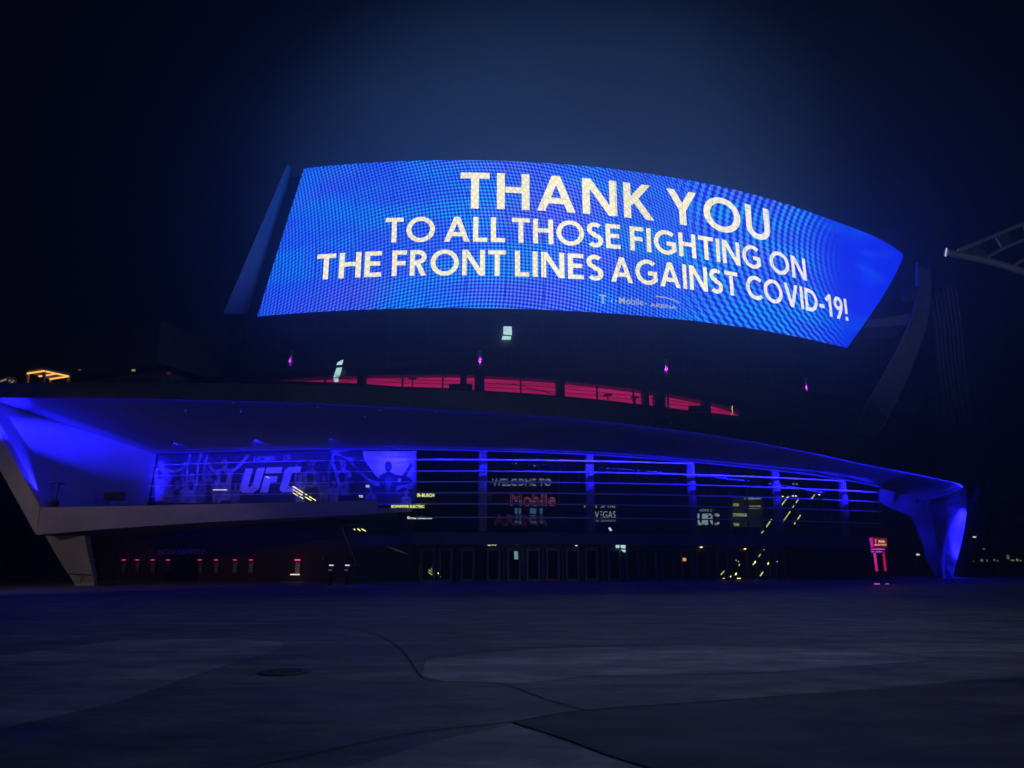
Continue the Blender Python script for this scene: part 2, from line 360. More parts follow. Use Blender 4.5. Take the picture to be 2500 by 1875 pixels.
        r = N("ShaderNodeMapRange"); K(U, r.inputs[0]); r.inputs[1].default_value = 28; r.inputs[2].default_value = 44
        col = mixc(r.outputs[0], base, (.86, .80, .86))
        cy = mixc(math_('MULTIPLY', math_('SUBTRACT', 1.0, dots), .35), col, (.30, .55, .62)); col = cy
    # dark hairlines between the cabinets
    fr = math_('FRACT', math_('DIVIDE', math_('SUBTRACT', U, 1.4), PITCHU))
    dd = math_('MINIMUM', fr, math_('SUBTRACT', 1.0, fr)); sm = math_('LESS_THAN', dd, .009)
    row = math_('FRACT', math_('DIVIDE', math_('ADD', V, math_('MULTIPLY', wn_.outputs[0], 9)), 9.3)); rw = math_('MULTIPLY', math_('LESS_THAN', row, .006), math_('GREATER_THAN', wn_.outputs[0], .55))
    dim = math_('SUBTRACT', 1.0, math_('MULTIPLY', math_('MAXIMUM', sm, rw), .45))
    pan = math_('ADD', .93, math_('MULTIPLY', wn_.outputs[0], .12))
    e = N("ShaderNodeEmission"); K(col, e.inputs[0]); K(math_('MULTIPLY', math_('MULTIPLY', dim, pan), SCREEN*(1.05 if text else 1.0)), e.inputs[1])
    o = N("ShaderNodeOutputMaterial"); K(e.outputs[0], o.inputs[0]); return m
led = empty("led_screen", cyl(14/80, 80, 26.2), "huge curved glowing blue LED screen with the thank you message", "screen")
CORN = [(-20.56, 26.25), (48.5, 26.25), (66.0, 42.65), (-16.45, 42.65)]
mb = MB(); uv = []; on_screen(mb, uv, CORN, 0); mb.build("display_face", screen_material(), led, uv=uv)
# casing behind the face: seen as the thin rim
mb = MB(); rows = []
for k in range(61):
    t = k/60; ub = -20.56 + t*(48.5+20.56); ut = -16.45 + t*(66+16.45)
    rows.append([S(ub, 26.12, -.05), S(ut, 42.70, -.05), S(ut, 42.70, -.75), S(ub, 26.12, -.75)])
mb.sweep(rows); mb.build("casing", 'dark', led)
# --- drawn alphabet (strokes on a unit cap height)
SW = .168
def arc(cx, cy, rx, ry, a0, a1, n=14): return [(cx + rx*math.cos(math.radians(a0+(a1-a0)*k/n)), cy + ry*math.sin(math.radians(a0+(a1-a0)*k/n))) for k in range(n+1)]
h = SW/2
G = {
 'T': (.62, [[(0, 1-h), (.62, 1-h)], [(.31, 0), (.31, 1-h)]]),
 'H': (.70, [[(h, 0), (h, 1)], [(.7-h, 0), (.7-h, 1)], [(h, .54), (.7-h, .54)]]),
 'A': (.84, [[(.062, -.08), (.445, 1.08)], [(.778, -.08), (.395, 1.08)], [(.2, .30), (.64, .30)]]),
 'N': (.78, [[(h, 0), (h, 1)], [(.78-h, 0), (.78-h, 1)], [(.06, 1.06), (.72, -.06)]]),
 'K': (.70, [[(h, 0), (h, 1)], [(.13, .42), (.60, 1.08)], [(.25, .58), (.66, -.08)]]),
 'Y': (.74, [[(.06, 1.08), (.37, .44)], [(.68, 1.08), (.37, .44)], [(.37, 0), (.37, .50)]]),
 'O': (.98, [arc(.49, .5, .49-h, .5-h+.012, 0, 360, 36)]),
 'U': (.70, [[(h, 1)] + arc(.35, .35-.0, .35-h, .35-h, 180, 360, 14) + [(.7-h, 1)]]),
 'L': (.47, [[(h, 0), (h, 1)], [(h, h), (.47, h)]]),
 'E': (.53, [[(h, 0), (h, 1)], [(h, h), (.53, h)], [(h, 1-h), (.53, 1-h)], [(h, .52), (.49, .52)]]),
 'F': (.51, [[(h, 0), (h, 1)], [(h, 1-h), (.51, 1-h)], [(h, .50), (.47, .50)]]),
 'I': (SW, [[(h, 0), (h, 1)]]),
 'S': (.56, [arc(.28, .73, .28-h+.01, .27-h+.01, 38, 270, 16)[:-1] + arc(.28, .27, .28-h+.01, .27-h+.015, 90, -145, 16)]),
 'G': (.86, [arc(.48, .5, .48-h, .5-h+.01, 48, 332, 26), [(.50, .46), (.86, .46)], [(.86-h, .46), (.86-h, .14)]]),
 'C': (.76, [arc(.48, .5, .48-h, .5-h+.01, 48, 312, 26)]),
 'R': (.60, [[(h, 0), (h, 1)], [(h, 1-h)] + arc(.30, .725, .19, .275-h, 90, -90, 10) + [(h, .45)], [(.27, .48), (.52, -.08)]]),
 'V': (.76, [[(.06, 1.08), (.40, -.08)], [(.70, 1.08), (.36, -.08)]]),
 'D': (.76, [[(h, 0), (h, 1)], [(h, 1-h)] + arc(.28, .5, .48-h, .5-h, 90, -90, 16) + [(h, h)]]),
 '-': (.30, [[(0, .38), (.30, .38)]]),
 '1': (.40, [[(.27, 0), (.27, 1)], [(.02, .70), (.30, .97)]]),
 '9': (.58, [arc(.29, .69, .29-h, .31-h, 0, 360, 24), [(.49, .62), (.44, .42), (.17, -.06)]]),
 '!': (SW, [[(h, .30), (h, 1)], [(h, 0), (h, SW)]]),
}
def thick(pts, s):
    closed = math.dist(pts[0], pts[-1]) < 1e-6; out = []; L_ = []
    n = len(pts)
    for i, p in enumerate(pts):
        if closed: a, b = pts[i-1] if i else pts[-2], pts[i+1] if i < n-1 else pts[1]
        else: a, b = pts[max(i-1, 0)], pts[min(i+1, n-1)]
        def nrm(q, r):
            d = (r[0]-q[0], r[1]-q[1]); l = math.hypot(*d) or 1; return (-d[1]/l, d[0]/l)
        n1 = nrm(a, p) if a != p else nrm(p, b); n2 = nrm(p, b) if b != p else n1
        mx, my = n1[0]+n2[0], n1[1]+n2[1]; l = math.hypot(mx, my) or 1; mx, my = mx/l, my/l; c = max(.5, mx*n1[0]+my*n1[1])
        L_.append(((p[0]+mx*s/2/c, p[1]+my*s/2/c), (p[0]-mx*s/2/c, p[1]-my*s/2/c)))
    for (a, b), (c, d) in zip(L_, L_[1:]): out.append([a, b, d, c])
    return out
def word(mb, uv, txt, u0, u1, z0, z1, off, gap=.115):
    H = z1 - z0; nat = sum(G[c][0] for c in txt) + gap*(len(txt)-1); sx = (u1-u0)/nat; x = 0; i = 0
    for c in txt:
        wd, st = G[c]
        for s_ in st:
            for q in thick(s_, SW):
                q = [(p[0], p[1]) for p in q]
                ov = .014 if c in 'OSGCU9' else 0
                q = clip(clip(q, 1, 1+ov, True), 1, -ov, False) if len(q) > 2 else q
                if len(q) < 3: continue
                on_screen(mb, uv, [(u0 + (x+p[0])*sx, z0 + p[1]*H) for p in q], off + .002*(i % 4))
            i += 1
        x += wd + gap
TM = screen_material(True)
for t_, a, b, z0, z1, gp in (("THANK", .64, 21.45, 37.1, 41.2, .16), ("YOU", 23.1, 36.9, 37.1, 41.2, .16),
        ("TO", -7.05, -1.9, 33.4, 36.15, .115), ("ALL", -.95, 5.3, 33.4, 36.15, .115), ("THOSE", 6.0, 17.5, 33.4, 36.15, .115), ("FIGHTING", 18.6, 35.05, 33.4, 36.15, .115), ("ON", 36.4, 42.3, 33.4, 36.15, .115),
        ("THE", -14.2, -7.3, 29.72, 32.5, .115), ("FRONT", -6.2, 5.4, 29.72, 32.5, .115), ("LINES", 6.3, 15.5, 29.72, 32.5, .115), ("AGAINST", 16.35, 31.55, 29.72, 32.5, .115), ("COVID-19!", 32.65, 49.3, 29.72, 32.5, .115)):
    mb = MB(); uv = []; word(mb, uv, t_, a, b, z0, z1, .03, gp); mb.build("message_word", TM, led, uv=uv)
# ------------------------------------------------------------------ built-in lettering helpers
def text_polys(txt, size=1, outline=0, res=3, bold=0):
    cu = bpy.data.curves.new("t", 'FONT'); cu.body = txt; cu.size = size; cu.align_x = 'LEFT'; cu.resolution_u = res
    if outline: cu.fill_mode = 'NONE'; cu.bevel_depth = outline; cu.bevel_resolution = 1
    elif bold: cu.offset = bold
    ob = bpy.data.objects.new("t", cu); COL.objects.link(ob); dg = bpy.context.evaluated_depsgraph_get()
    me = bpy.data.meshes.new_from_object(ob.evaluated_get(dg)); COL.objects.unlink(ob); bpy.data.objects.remove(ob)
    vs = [v.co.copy() for v in me.vertices]; fs = [tuple(p.vertices) for p in me.polygons]; bpy.data.meshes.remove(me); return vs, fs
def text_on(mb, fn, txt, a0, a1, b0, b1, **kw):
    """put text so that it spans a0..a1 and b0..b1 in the surface map fn(a, b, depth)"""
    vs, fs = text_polys(txt, **kw); xs = [v.x for v in vs]; ys = [v.y for v in vs]; i = len(mb.v)
    x0, x1, y0, y1 = min(xs), max(xs), min(ys), max(ys); sz = (a1-a0)/(x1-x0)
    for v in vs: mb.v.append(Vector(fn(a0+(v.x-x0)/(x1-x0)*(a1-a0), b0+(v.y-y0)/(y1-y0)*(b1-b0), v.z*sz)))
    mb.f += [tuple(i+k for k in f) for f in fs]
mb = MB(); LOGO = emis("logo_light", (.62, .72, .80), .75)
text_on(mb, lambda a, b, c: S(a, b, .05), "T", 15.0, 15.75, 27.2, 28.2, bold=.02)
for d in (16.2, 16.7, 20.0): mb.quad(S(d, 27.5, .05), S(d+.16, 27.5, .05), S(d+.16, 27.68, .05), S(d, 27.68, .05))
text_on(mb, lambda a, b, c: S(a, b, .05), "Mobile", 17.1, 19.8, 27.35, 28.1, bold=.01)
text_on(mb, lambda a, b, c: S(a, b, .05), "ARENA", 20.5, 23.6, 27.3, 27.72, bold=.02)
cur = [(21.2, 28.45), (22.2, 28.42), (23.2, 28.28), (23.9, 27.95), (24.0, 27.2)]
for a, b in zip(cur, cur[1:]): mb.quad(S(a[0], a[1], .05), S(b[0], b[1], .05), S(b[0]+.03, b[1]+.13, .05), S(a[0], a[1]+.13, .05))
mb.build("sponsor_wordmark", LOGO, led)
# ------------------------------------------------------------------ arena
arena = empty("arena_building", (C[0], C[1]-90, 0), "dark round arena with blue lit canopy, glass entrance front and curved bowl", "arena")
A = arena
# bowl behind the screen
def _ue(x, y): return math.atan2(PC(x, y, 80).x - C[0], C[1] - PC(x, y, 80).y)*80
U0_, U1_ = _ue(548, 765), _ue(703, 402)
def edgeU(z): return U0_ + (z-26)*((U1_-U0_)/16.6)    # slanted left end of the tall wall
mb = MB(); rows = []
FS = [0 + k/70 for k in range(71)]
for t in FS:
    r = []
    for z in (18.9, 26.0, 34, 42.3):
        f0 = edgeU(max(z, 26))/80; f = f0 + (2.6 - f0)*t; Rr = RS(f) - .95
        r.append(cyl(f, Rr, z))
    rows.append(r)
mb.sweep(rows, closed=False); mb.build("upper_wall", 'bowl', A, smooth=True)
# panel joints on the upper wall below the screen
mb = MB()
for z in (20.6, 22.4, 24.2): mb.ring(79.05, 79.16, z-.03, z+.03, -.36, .80, 60)
for k in range(-7, 17):
    f = seam(k)/80; rbox(mb, f, 79.1, 22.5, .06, .14, 6.6)
mb.build("wall_trim", 'steel', A)
mb = MB(); mb.ring(60, 79.0, 42.0, 42.4, -.24, 2.6, 60); mb.build("roof", 'dark', A)
# slanted end plate left of the screen
mb = MB(); P4 = [(545, 765), (600, 765), (716, 405), (702, 400)]
pl = [PC(x, y, R_) for (x, y), R_ in zip(P4, (83.4, 80.1, 80.1, 82.2))]; mb.prism(pl, Vector((.05, .25, 0))); mb.build("end_plate", 'pale', A)
# lower ring of the bowl to the left and its roof
mb = MB(); f0, f1 = -1.35, -.355
mb.ring(70, 83.5, 13.0, 20.2, f0, f1, 40); mb.build("side_wall", 'bowl_low', A)
mb = MB(); mb.ring(70, 84.4, 20.9, 25.2, f0, f1, 40); mb.build("side_wall", 'bowl_low', A)
mb = MB(); mb.ring(70, 83.0, 20.2, 20.9, f0, f1, 40); mb.build("wall_trim", 'black', A)
# red-lit lounge glazing behind the terrace
FZ0, FZ1 = phi(672, 931, 82), phi(1822, 1005, 82)
def lounge_material():
    m = emis("lounge_red_glow", (.62, .012, .13), .62); t = m.node_tree; e = [n for n in t.nodes if n.type == 'EMISSION'][0]
    tc = t.nodes.new("ShaderNodeTexCoord"); mp = t.nodes.new("ShaderNodeMapping"); mp.inputs['Scale'].default_value = (.12, .12, 3.2)
    n = t.nodes.new("ShaderNodeTexNoise"); n.inputs['Scale'].default_value = 1.2; n.inputs['Detail'].default_value = 5
    r = t.nodes.new("ShaderNodeMapRange"); r.inputs[1].default_value = .3; r.inputs[2].default_value = .72; r.inputs[3].default_value = .42; r.inputs[4].default_value = .82
    t.links.new(tc.outputs['Object'], mp.inputs[0]); t.links.new(mp.outputs[0], n.inputs['Vector']); t.links.new(n.outputs[0], r.inputs[0]); t.links.new(r.outputs[0], e.inputs[1]); return m
TOPX = [(560, 928), (672, 927), (734, 923), (870, 917), (1000, 915), (1121, 914.5), (1240, 921), (1356, 928), (1492, 943), (1624, 961), (1712, 977), (1775, 991), (1830, 1012), (1950, 1045), (2100, 1085)]
BOTX = [(560, 932), (672, 930), (734, 931), (870, 935.5), (980, 944), (1088, 947), (1182, 953.5), (1358, 965), (1470, 976), (1565, 987), (1714, 1006), (1805, 1015), (1836, 1018), (1950, 1050), (2100, 1095)]
tpz = [PC(x, y, 81.9) for x, y in TOPX]; btz = [PC(x, y, 82.2) for x, y in BOTX]
def zt(f, tab): return lerp_t(f, [(math.asin((p.x-C[0])/math.hypot(p.x-C[0], p.y-C[1])), p.z) for p in tab])
def ringz(mb, Ra, Rb, za, zb, f0, f1, n=60):
    rows = []
    for k in range(n+1):
        f = f0 + (f1-f0)*k/n; rows.append([cyl(f, Ra, za(f)), cyl(f, Rb, za(f)), cyl(f, Rb, zb(f)), cyl(f, Ra, zb(f))])
    return mb.sweep(rows)
mb = MB(); ringz(mb, 80.6, 80.7, lambda f: 15.4, lambda f: zt(f, tpz)+.4, FZ0, FZ1, 50); mb.build("lounge_wall", lounge_material(), A)
mb = MB(); ringz(mb, 79.3, 81.9, lambda f: zt(f, tpz), lambda f: 19.5, -.42, .80); mb.build("lounge_roof", 'dark', A)
mb = MB(); ringz(mb, 79.4, 82.2, lambda f: 12.6, lambda f: zt(f, btz), -.42, .80); mb.build("terrace_upstand", 'dark', A)
mb = MB(); mb.ring(79.6, 80.4, 15.9, 18.8, FZ1+.0, 1.2, 30); mb.build("lounge_end_wall", 'bowl', A)
for x0, x1 in ((622, 660), (870, 890), (1123, 1139), (1158, 1183), (1358, 1380), (1569, 1585), (1597, 1626), (1714, 1735)):
    xm = (x0+x1)/2; f = phi(xm, 935, 82); wd = (x1-x0)/FPX*cyl(f, 82, 0).y
    mb = MB(); rbox(mb, f, 81.6, 17.2, wd, .6, 3.6); mb.build("lounge_pier", 'black', A)
for x in (791, 981, 1080, 1272, 1459, 1548, 1632):
    f = phi(x, 935, 82); mb = MB(); rbox(mb, f, 81.7, 17.2, .13, .2, 3.4); mb.build("mullion", 'black', A)
for dz in (.62, .25):
    mb = MB(); ringz(mb, 82.6, 82.64, lambda f: zt(f, btz)+dz-.018, lambda f: zt(f, btz)+dz+.018, FZ0, FZ1+.03, 50); mb.build("terrace_rail", 'black', A)
for x0, x1, y in ((1250, 1390, 949), (1470, 1600, 945)):
    a, b = PC(x0, y-12, 81.2), PC(x1, y+22, 81.2); mb = MB(); mb.bar(a, b, .06); mb.build("stair_rail", 'black', A)
# bright cool panels seen in the wall
for poly in ([(1229, 797), (1249, 797), (1250, 818), (1229, 816)], [(1227, 820), (1248, 821), (1247, 829), (1225, 829)],
             [(825, 884), (838, 878), (835, 890), (821, 891)], [(822, 898), (835, 897), (829, 918), (814, 920)], [(814, 922), (826, 922), (826, 932), (816, 932)]):
    R_ = 79.6 if poly[0][1] < 895 else 81.95
    if poly[0][1] > 870: R_ = 82.4
    mb = MB(); mb.prism([PC(x, y, R_) for x, y in poly], (0, .05, 0)); mb.build("lit_pane", 'cool', A)
# --- canopy ribbon: lip from the far left round to the pier at right
LIPPX = [(-330, 985, 10.6), (-170, 974, 10.5), (-50, 970, 10.5), (0, 970, 10.5), (240, 971, 10.5), (480, 975, 10.45), (800, 985, 10.2), (1100, 1000, 9.8), (1400, 1020, 9.4), (1600, 1042, 9.15), (1800, 1070, 8.9), (2000, 1108, 8.6), (2100, 1130, 8.5), (2230, 1155, 8.3), (2310, 1172, 8.15), (2345, 1181, 8.05), (2357, 1190, 8.0)]
lip = []
for x, y, zr in LIPPX[2:]:
    r = ray(x, y); lip.append(Vector((0, 0, CAMZ)) + r*(zr/r.z))
N_ = 6; lips = spline(lip, N_); NP = len(lips)
def pxof(k): i = min(k//N_, len(LIPPX)-4); t = k/N_ - i; return LIPPX[i+2][0]*(1-t) + LIPPX[i+3][0]*t if i+3 < len(LIPPX) else LIPPX[-1][0]
FH = [(-50, .95), (450, 1.1), (1100, 1.32), (1800, 1.25), (2200, 1.0), (2357, .75)]
INPX = [(372, 1108), (480, 1105), (640, 1100), (800, 1097), (1020, 1098), (1200, 1102), (1400, 1109), (1550, 1118), (1700, 1130), (1850, 1145), (1980, 1160), (2080, 1176), (2150, 1190)]
inner = spline([PC(x, y, 90) for x, y in INPX], 6)
def along(P, t):
    d = [0]
    for a, b in zip(P, P[1:]): d.append(d[-1] + (b-a).length)
    s_ = t*d[-1]
    for i in range(len(P)-1):
        if s_ <= d[i+1] + 1e-9: return P[i].lerp(P[i+1], (s_-d[i])/(d[i+1]-d[i]))
    return P[-1]
def nin(k):   # inward horizontal normal of the lip at k
    d = lips[min(k+1, NP-1)] - lips[max(k-1, 0)]; d.z = 0; d.normalize(); return Vector((-d.y, d.x, 0))
mb = MB(); rows = []
for k in range(NP):
    p = lips[k]; n = nin(k); hh = lerp_t(pxof(k), FH)
    rows.append([p, p + n*.22, p + n*.22 + Vector((0, 0, hh)), p + Vector((0, 0, hh)) - n*.0])
mb.sweep(rows); mb.build("fascia", mat("fascia_panel", (.17, .18, .2), .7, var=.35, scale=.35), A)
NS = 60; mb = MB(); grid = []
INX = inner + [PY(2180, 1200, 75.6), PY(2215, 1212, 76.1), PY(2262, 1222, 76.8)]
pt_in = [along(INX, t/NS) for t in range(NS+1)]
def lipt(t): return along([p + nin(i)*.22 + Vector((0, 0, .13)) for i, p in enumerate(lips)], t)
for j in range(NS+1):
    a = lipt(j/NS); b = pt_in[j]; grid.append([a.lerp(b, i/8) for i in range(9)])
mb.sweep(grid, closed=False); mb.build("soffit", 'soffit', A, smooth=True)
mb = MB(); grid = []
for j in range(NS+1):
    a = along([p + nin(i)*.22 + Vector((0, 0, lerp_t(pxof(i), FH)-.12)) for i, p in enumerate(lips)], j/NS)
    f = -.42 + j/NS*1.5; b = cyl(f, 82.2, 13.0); grid.append([a.lerp(b, i/6) for i in range(7)])
mb.sweep(grid, closed=False); mb.build("terrace_floor", 'dark', A)
# recessed blue light lines
def strip(P, wd, dirn, name, m):
    mb = MB(); rows = []
    for k, p in enumerate(P):
        rows.append([p, p + dirn(k)*.06, p + dirn(k)*.06 + Vector((0, 0, wd)), p + Vector((0, 0, wd))])
    mb.sweep(rows); return mb.build(name, m, A)
strip([p + nin(i)*.23 + Vector((0, 0, .02)) for i, p in enumerate(lips)], .06, lambda k: nin(k), "cove_light", 'lipstrip')
insub = [p for p in spline([PC(x, y, 91.3) for x, y in INPX[0:]], 4)]
strip([p + Vector((0, 0, .0)) for p in insub], .07, lambda k: Vector((0, 1, 0)), "edge_light", 'bluestrip')
nA = 15
for k in range(nA):
    p, q = along(insub, k/nA), along(insub, (k+1)/nA); m_ = (p+q)/2; n_ = Vector((q.y-p.y, p.x-q.x, 0)).normalized()
    d_ = bpy.data.lights.new("edge_lamp", 'AREA'); d_.shape = 'RECTANGLE'; d_.size = (q-p).length*.98; d_.size_y = .06; d_.color = BLUE; d_.spread = math.radians(108)
    d_.energy = K_AREA*(q-p).length*(.45 if k < 7 else 1)
    o_ = bpy.data.objects.new("edge_lamp", d_); COL.objects.link(o_)
    z_ = (n_ + Vector((0, 0, .26))).normalized(); x_ = (q-p).normalized(); y_ = z_.cross(x_)
    o_.matrix_world = Matrix.Translation(m_ + n_*.4 - Vector((0, 0, .12)) - LOC[A.name]) @ Matrix((x_, y_, z_)).transposed().to_4x4(); o_.parent = A
# --- front glass, columns, louvers
F0, F1 = phi(1008, 1250, 89), phi(2150, 1200, 89)
mb = MB()
for z0, z1 in ((3.9, 7.2), (7.26, 10.6)):
    mb.ring(88.45, 88.5, z0, z1, F0, F1, 36)
mb.build("curtain_glass", 'glass', A)
mb = MB(); nM = 26
for k in range(nM+1): rbox(mb, F0 + (F1-F0)*k/nM, 88.35, 7.2, .07, .2, 6.7)
mb.build("mullion_frame", 'black', A)
for xc in (1179, 1440, 1687, 1893, 2054):
    f = phi(xc, 1170, 89.3); p = cyl(f, 89.3, 0); mb = MB(); mb.tube([(p.x, p.y, 3.95), (p.x, p.y, 10.9)], .36, 20); mb.build("column", 'column', A, smooth=True)
def soff_z(f):
    best = min(pt_in, key=lambda q: abs(math.atan2(q.x-C[0], C[1]-q.y) - f)); return best.z
for i, y in enumerate((1122, 1150, 1176, 1203, 1230, 1263)):
    z = PC(1020, y, 90.3).z; fa, fb = phi(358, 1150, 90.3), phi(2146, 1200, 90.3)
    while soff_z(fb) - z < .12: fb -= .004
    fm = phi(1019, 1150, 90.3)
    mb = MB(); mb.ring(90.05, 90.35, z-.045, z+.045, fm, fb, 50); mb.build("louver", 'louver', A)
    mb = MB(); mb.ring(90.14, 90.17, z-.012, z+.012, fa, fm, 30); mb.build("cable", 'louver', A)
# --- entrance band and doors
mb = MB(); FB0, FB1 = phi(1006, 1310, 90), phi(2130, 1310, 90)
mb.ring(88.3, 90.0, 2.92, 3.86, FB0, FB1, 40); mb.build("entrance_band", 'band', A)
DX = [1044, 1088, 1142, 1205, 1255, 1302, 1350, 1398, 1444, 1500, 1544, 1588, 1631, 1678, 1715, 1765, 1812, 1860, 1905]
for xc in DX:
    f = phi(xc, 1380, 89); wd = 1.12
    t_ = Vector((math.cos(f), math.sin(f), 0))
    mb = MB()
    for s_ in (-1, 1): mb.box(cyl(f, 89, 1.33) + t_*s_*(wd/2-.09), t_*.16, Vector((math.sin(f), -math.cos(f), 0))*.12, (0, 0, 2.62))
    for z in (.16, 2.54): rbox(mb, f, 89, z, wd-.36, .12, .22)
    d = mb.build("door", 'frame', A)
    mb = MB(); rbox(mb, f, 88.99, 1.35, wd-.36, .02, 2.16); mb.build("pane", 'glass', d)
    mb = MB(); q = cyl(f, 89.12, 0) + t_*(wd/2-.2); mb.tube([q + Vector((0, 0, .8)), q + Vector((0, 0, 1.6))], .02, 8); mb.build("handle", 'steel', d)
for a, b in zip([1000] + DX, DX): mb = MB(); rbox(mb, (phi(a, 1380, 89)+phi(b, 1380, 89))/2, 88.9, 1.46, .16, .2, 2.9); mb.build("door_post", 'dark', A)
mb = MB(); mb.ring(88.8, 89.1, 2.68, 2.9, FB0, FB1, 40); mb.build("transom", 'dark', A)
mb = MB(); mb.ring(88.86, 88.9, 0, 2.68, phi(1930, 1380, 89), phi(2140, 1380, 89), 12); mb.build("side_glass", 'glass', A)
# lobby behind
mb = MB(); mb.ring(79.0, 79.3, 0, 12, phi(940, 1300, 84), phi(2200, 1300, 88), 30); mb.build("lobby_wall", 'lobby', A)
mb = MB(); mb.ring(79.3, 86.5, 4.0, 4.3, F0, F1, 30); mb.build("mezzanine", 'lobby', A)
# --- left end of the ribbon: sloping return wall, balcony slab, leg
YL = 47.0
lipL = lips[0].copy()
def PYs(pts, Y): return [PY(x, y, Y) for x, y in pts]
# front face of the sloping end (thickness of the ribbon) as a prism going back to the building
outer = [PY(-70, 1000, 47.2), PY(0, 1148, 47.6), PY(88, 1306, 48)]
innr = [PY(-2, 1056, 47.6), PY(97, 1236, 48)]
mb = MB(); mb.prism([PY(-118, 935, 46.9), PY(-62, 950, 47.0), PY(-2, 1056, 47.6), PY(97, 1236, 48), PY(88, 1306, 48), PY(0, 1148, 47.6)], Vector((.1, .5, 0)))
mb.build("return_edge", 'concrete', A)
# inner face of the return wall (takes the blue wash)
b_top, b_bot = PC(384, 1103, 89.9), PC(360, 1232, 89.9)
f_pts = [PY(-62, 958, 47.3), PY(-2, 1056, 47.9), PY(97, 1240, 48.3)]
mb = MB(); rows = []
for i in range(13):
    t = i/12; a = f_pts[0].lerp(f_pts[1], t*2) if t < .5 else f_pts[1].lerp(f_pts[2], t*2-1); b = b_top.lerp(b_bot, t)
    rows.append([a.lerp(b, j/12) for j in range(13)])
mb.sweep(rows, closed=False); mb.build("return_wall", 'soffit', A, smooth=True)
# low dark wainscot line on that wall is the balcony guard behind: balcony slab
def balc(x):  # top edge, bottom edge and distance along the parapet
    return lerp_t(x, [(90, 1239), (370, 1234), (640, 1228), (920, 1222)]), lerp_t(x, [(88, 1306), (250, 1292), (500, 1275), (920, 1254)]), lerp_t(x, [(88, 48), (920, 55)])
mb = MB(); rows = []; fl = []
for k in range(25):
    x = 88 + (920-88)*k/24; yt, yb, Y = balc(x); a, b = PY(x, yb, Y), PY(x, yt, Y)
    rows.append([a, b, b + Vector((0, .35, 0)), a + Vector((0, .35, 0))]); fl.append(a)
mb.sweep(rows); mb.build("balcony_parapet", 'concrete', A)
mb = MB(); rows = []
for k, a in enumerate(fl):
    x = 88 + (920-88)*k/24; t = k/24; f = phi(lerp_t(x, [(88, 330), (920, 1005)]), 1240, 89.8); b = cyl(f, 89.8, a.z + .5)
    rows.append([a + Vector((0, .3, .02)), b, b + Vector((0, 0, .35)), a + Vector((0, .3, .4))])
mb.sweep(rows); mb.build("balcony_slab", 'concrete', A)
mb = MB()
rows = []
for (xa, xb, y, Y, dp) in ((110, 207, 1308, 50.0, .7), (128, 212, 1340, 50.6, .6), (165, 226, 1400, 51.6, .5), (182, 230, 1424, 52, .4)):
    a, b = PY(xa, y, Y), PY(xb, y, Y); rows.append([a, b, b + Vector((0, dp, 0)), a + Vector((0, dp, 0))])
q = rows[-1]; rows.append([Vector((p.x, p.y, -.05)) for p in q])
mb.sweep(rows); mb.build("leg", 'concrete', A)
mb = MB(); a, b = PY(164, 1401, 51.5), PY(228, 1404, 51.5); mb.bar(a, b, .03, .05); mb.bar(PY(196, 1423, 51.5), PY(204, 1404, 51.5), .05, .03); mb.build("seam", 'black', A)
# --- box office under the balcony
B0, B1 = phi(215, 1380, 89), phi(870, 1380, 89)
mb = MB(); mb.ring(88.0, 88.3, 0, 6.2, B0, B1, 30); mb.build("box_office_wall", 'redwall', A)
mb = MB(); mb.ring(86, 88.2, 0, 3.9, phi(872, 1380, 88), phi(1006, 1380, 88), 12); mb.build("entry_recess", 'lobby', A)
mb = MB(); rbox(mb, phi(778, 1367, 88.6), 88.4, 1.5+.35, .55, .1, .9); mb.build("wall_panel", 'redwall', A)
TX = [(227, 0), (300, 1), (333, 1), (371, 1), (408, 1), (486, 1), (526, 1), (572, 1), (611, 1), (725, 2)]
for x, kd in TX:
    f = phi(x, 1367, 88.7); z = PC(x, 1367, 88.7).z; sc_ = 1 if kd else .45
    mb = MB(); rbox(mb, f, 88.42, z-.62, .5, .12, 1.1); wdw = mb.build("ticket_window", 'dark', A)
    mb = MB(); rbox(mb, f, 88.49, z-.62, .36, .03, .8); mb.build("pane", 'steel', wdw)
    mb = MB(); rbox(mb, f, 88.62, z, .21*sc_ if kd < 2 else .40, .2*sc_, .055*sc_ if kd < 2 else .11); mb.build("lamp", 'pink', wdw)
    if kd == 2: mb = MB(); rbox(mb, f, 88.9, z-1.15, .68, .3, .09); mb.build("counter_light", emis("counter_light", (1, .72, .6), 1.3), wdw)
# slanted glazed end of the box office
mb = MB(); Yg = 58.0
fr_ = [(833, 1284), (868, 1374), (868, 1380), (855, 1380)]
for a, b in zip(fr_, fr_[1:]): mb.bar(PY(*a, Yg), PY(*b, Yg), .07)
mb.bar(PY(833, 1284, Yg), PY(905, 1279, Yg), .05); mb.bar(PY(788, 1358, Yg), PY(788, 1368, Yg), .08)
mb.bar(PY(893, 1420, Yg), PY(1005, 1420, Yg), .05); mb.build("glazing_frame", 'steel', A)
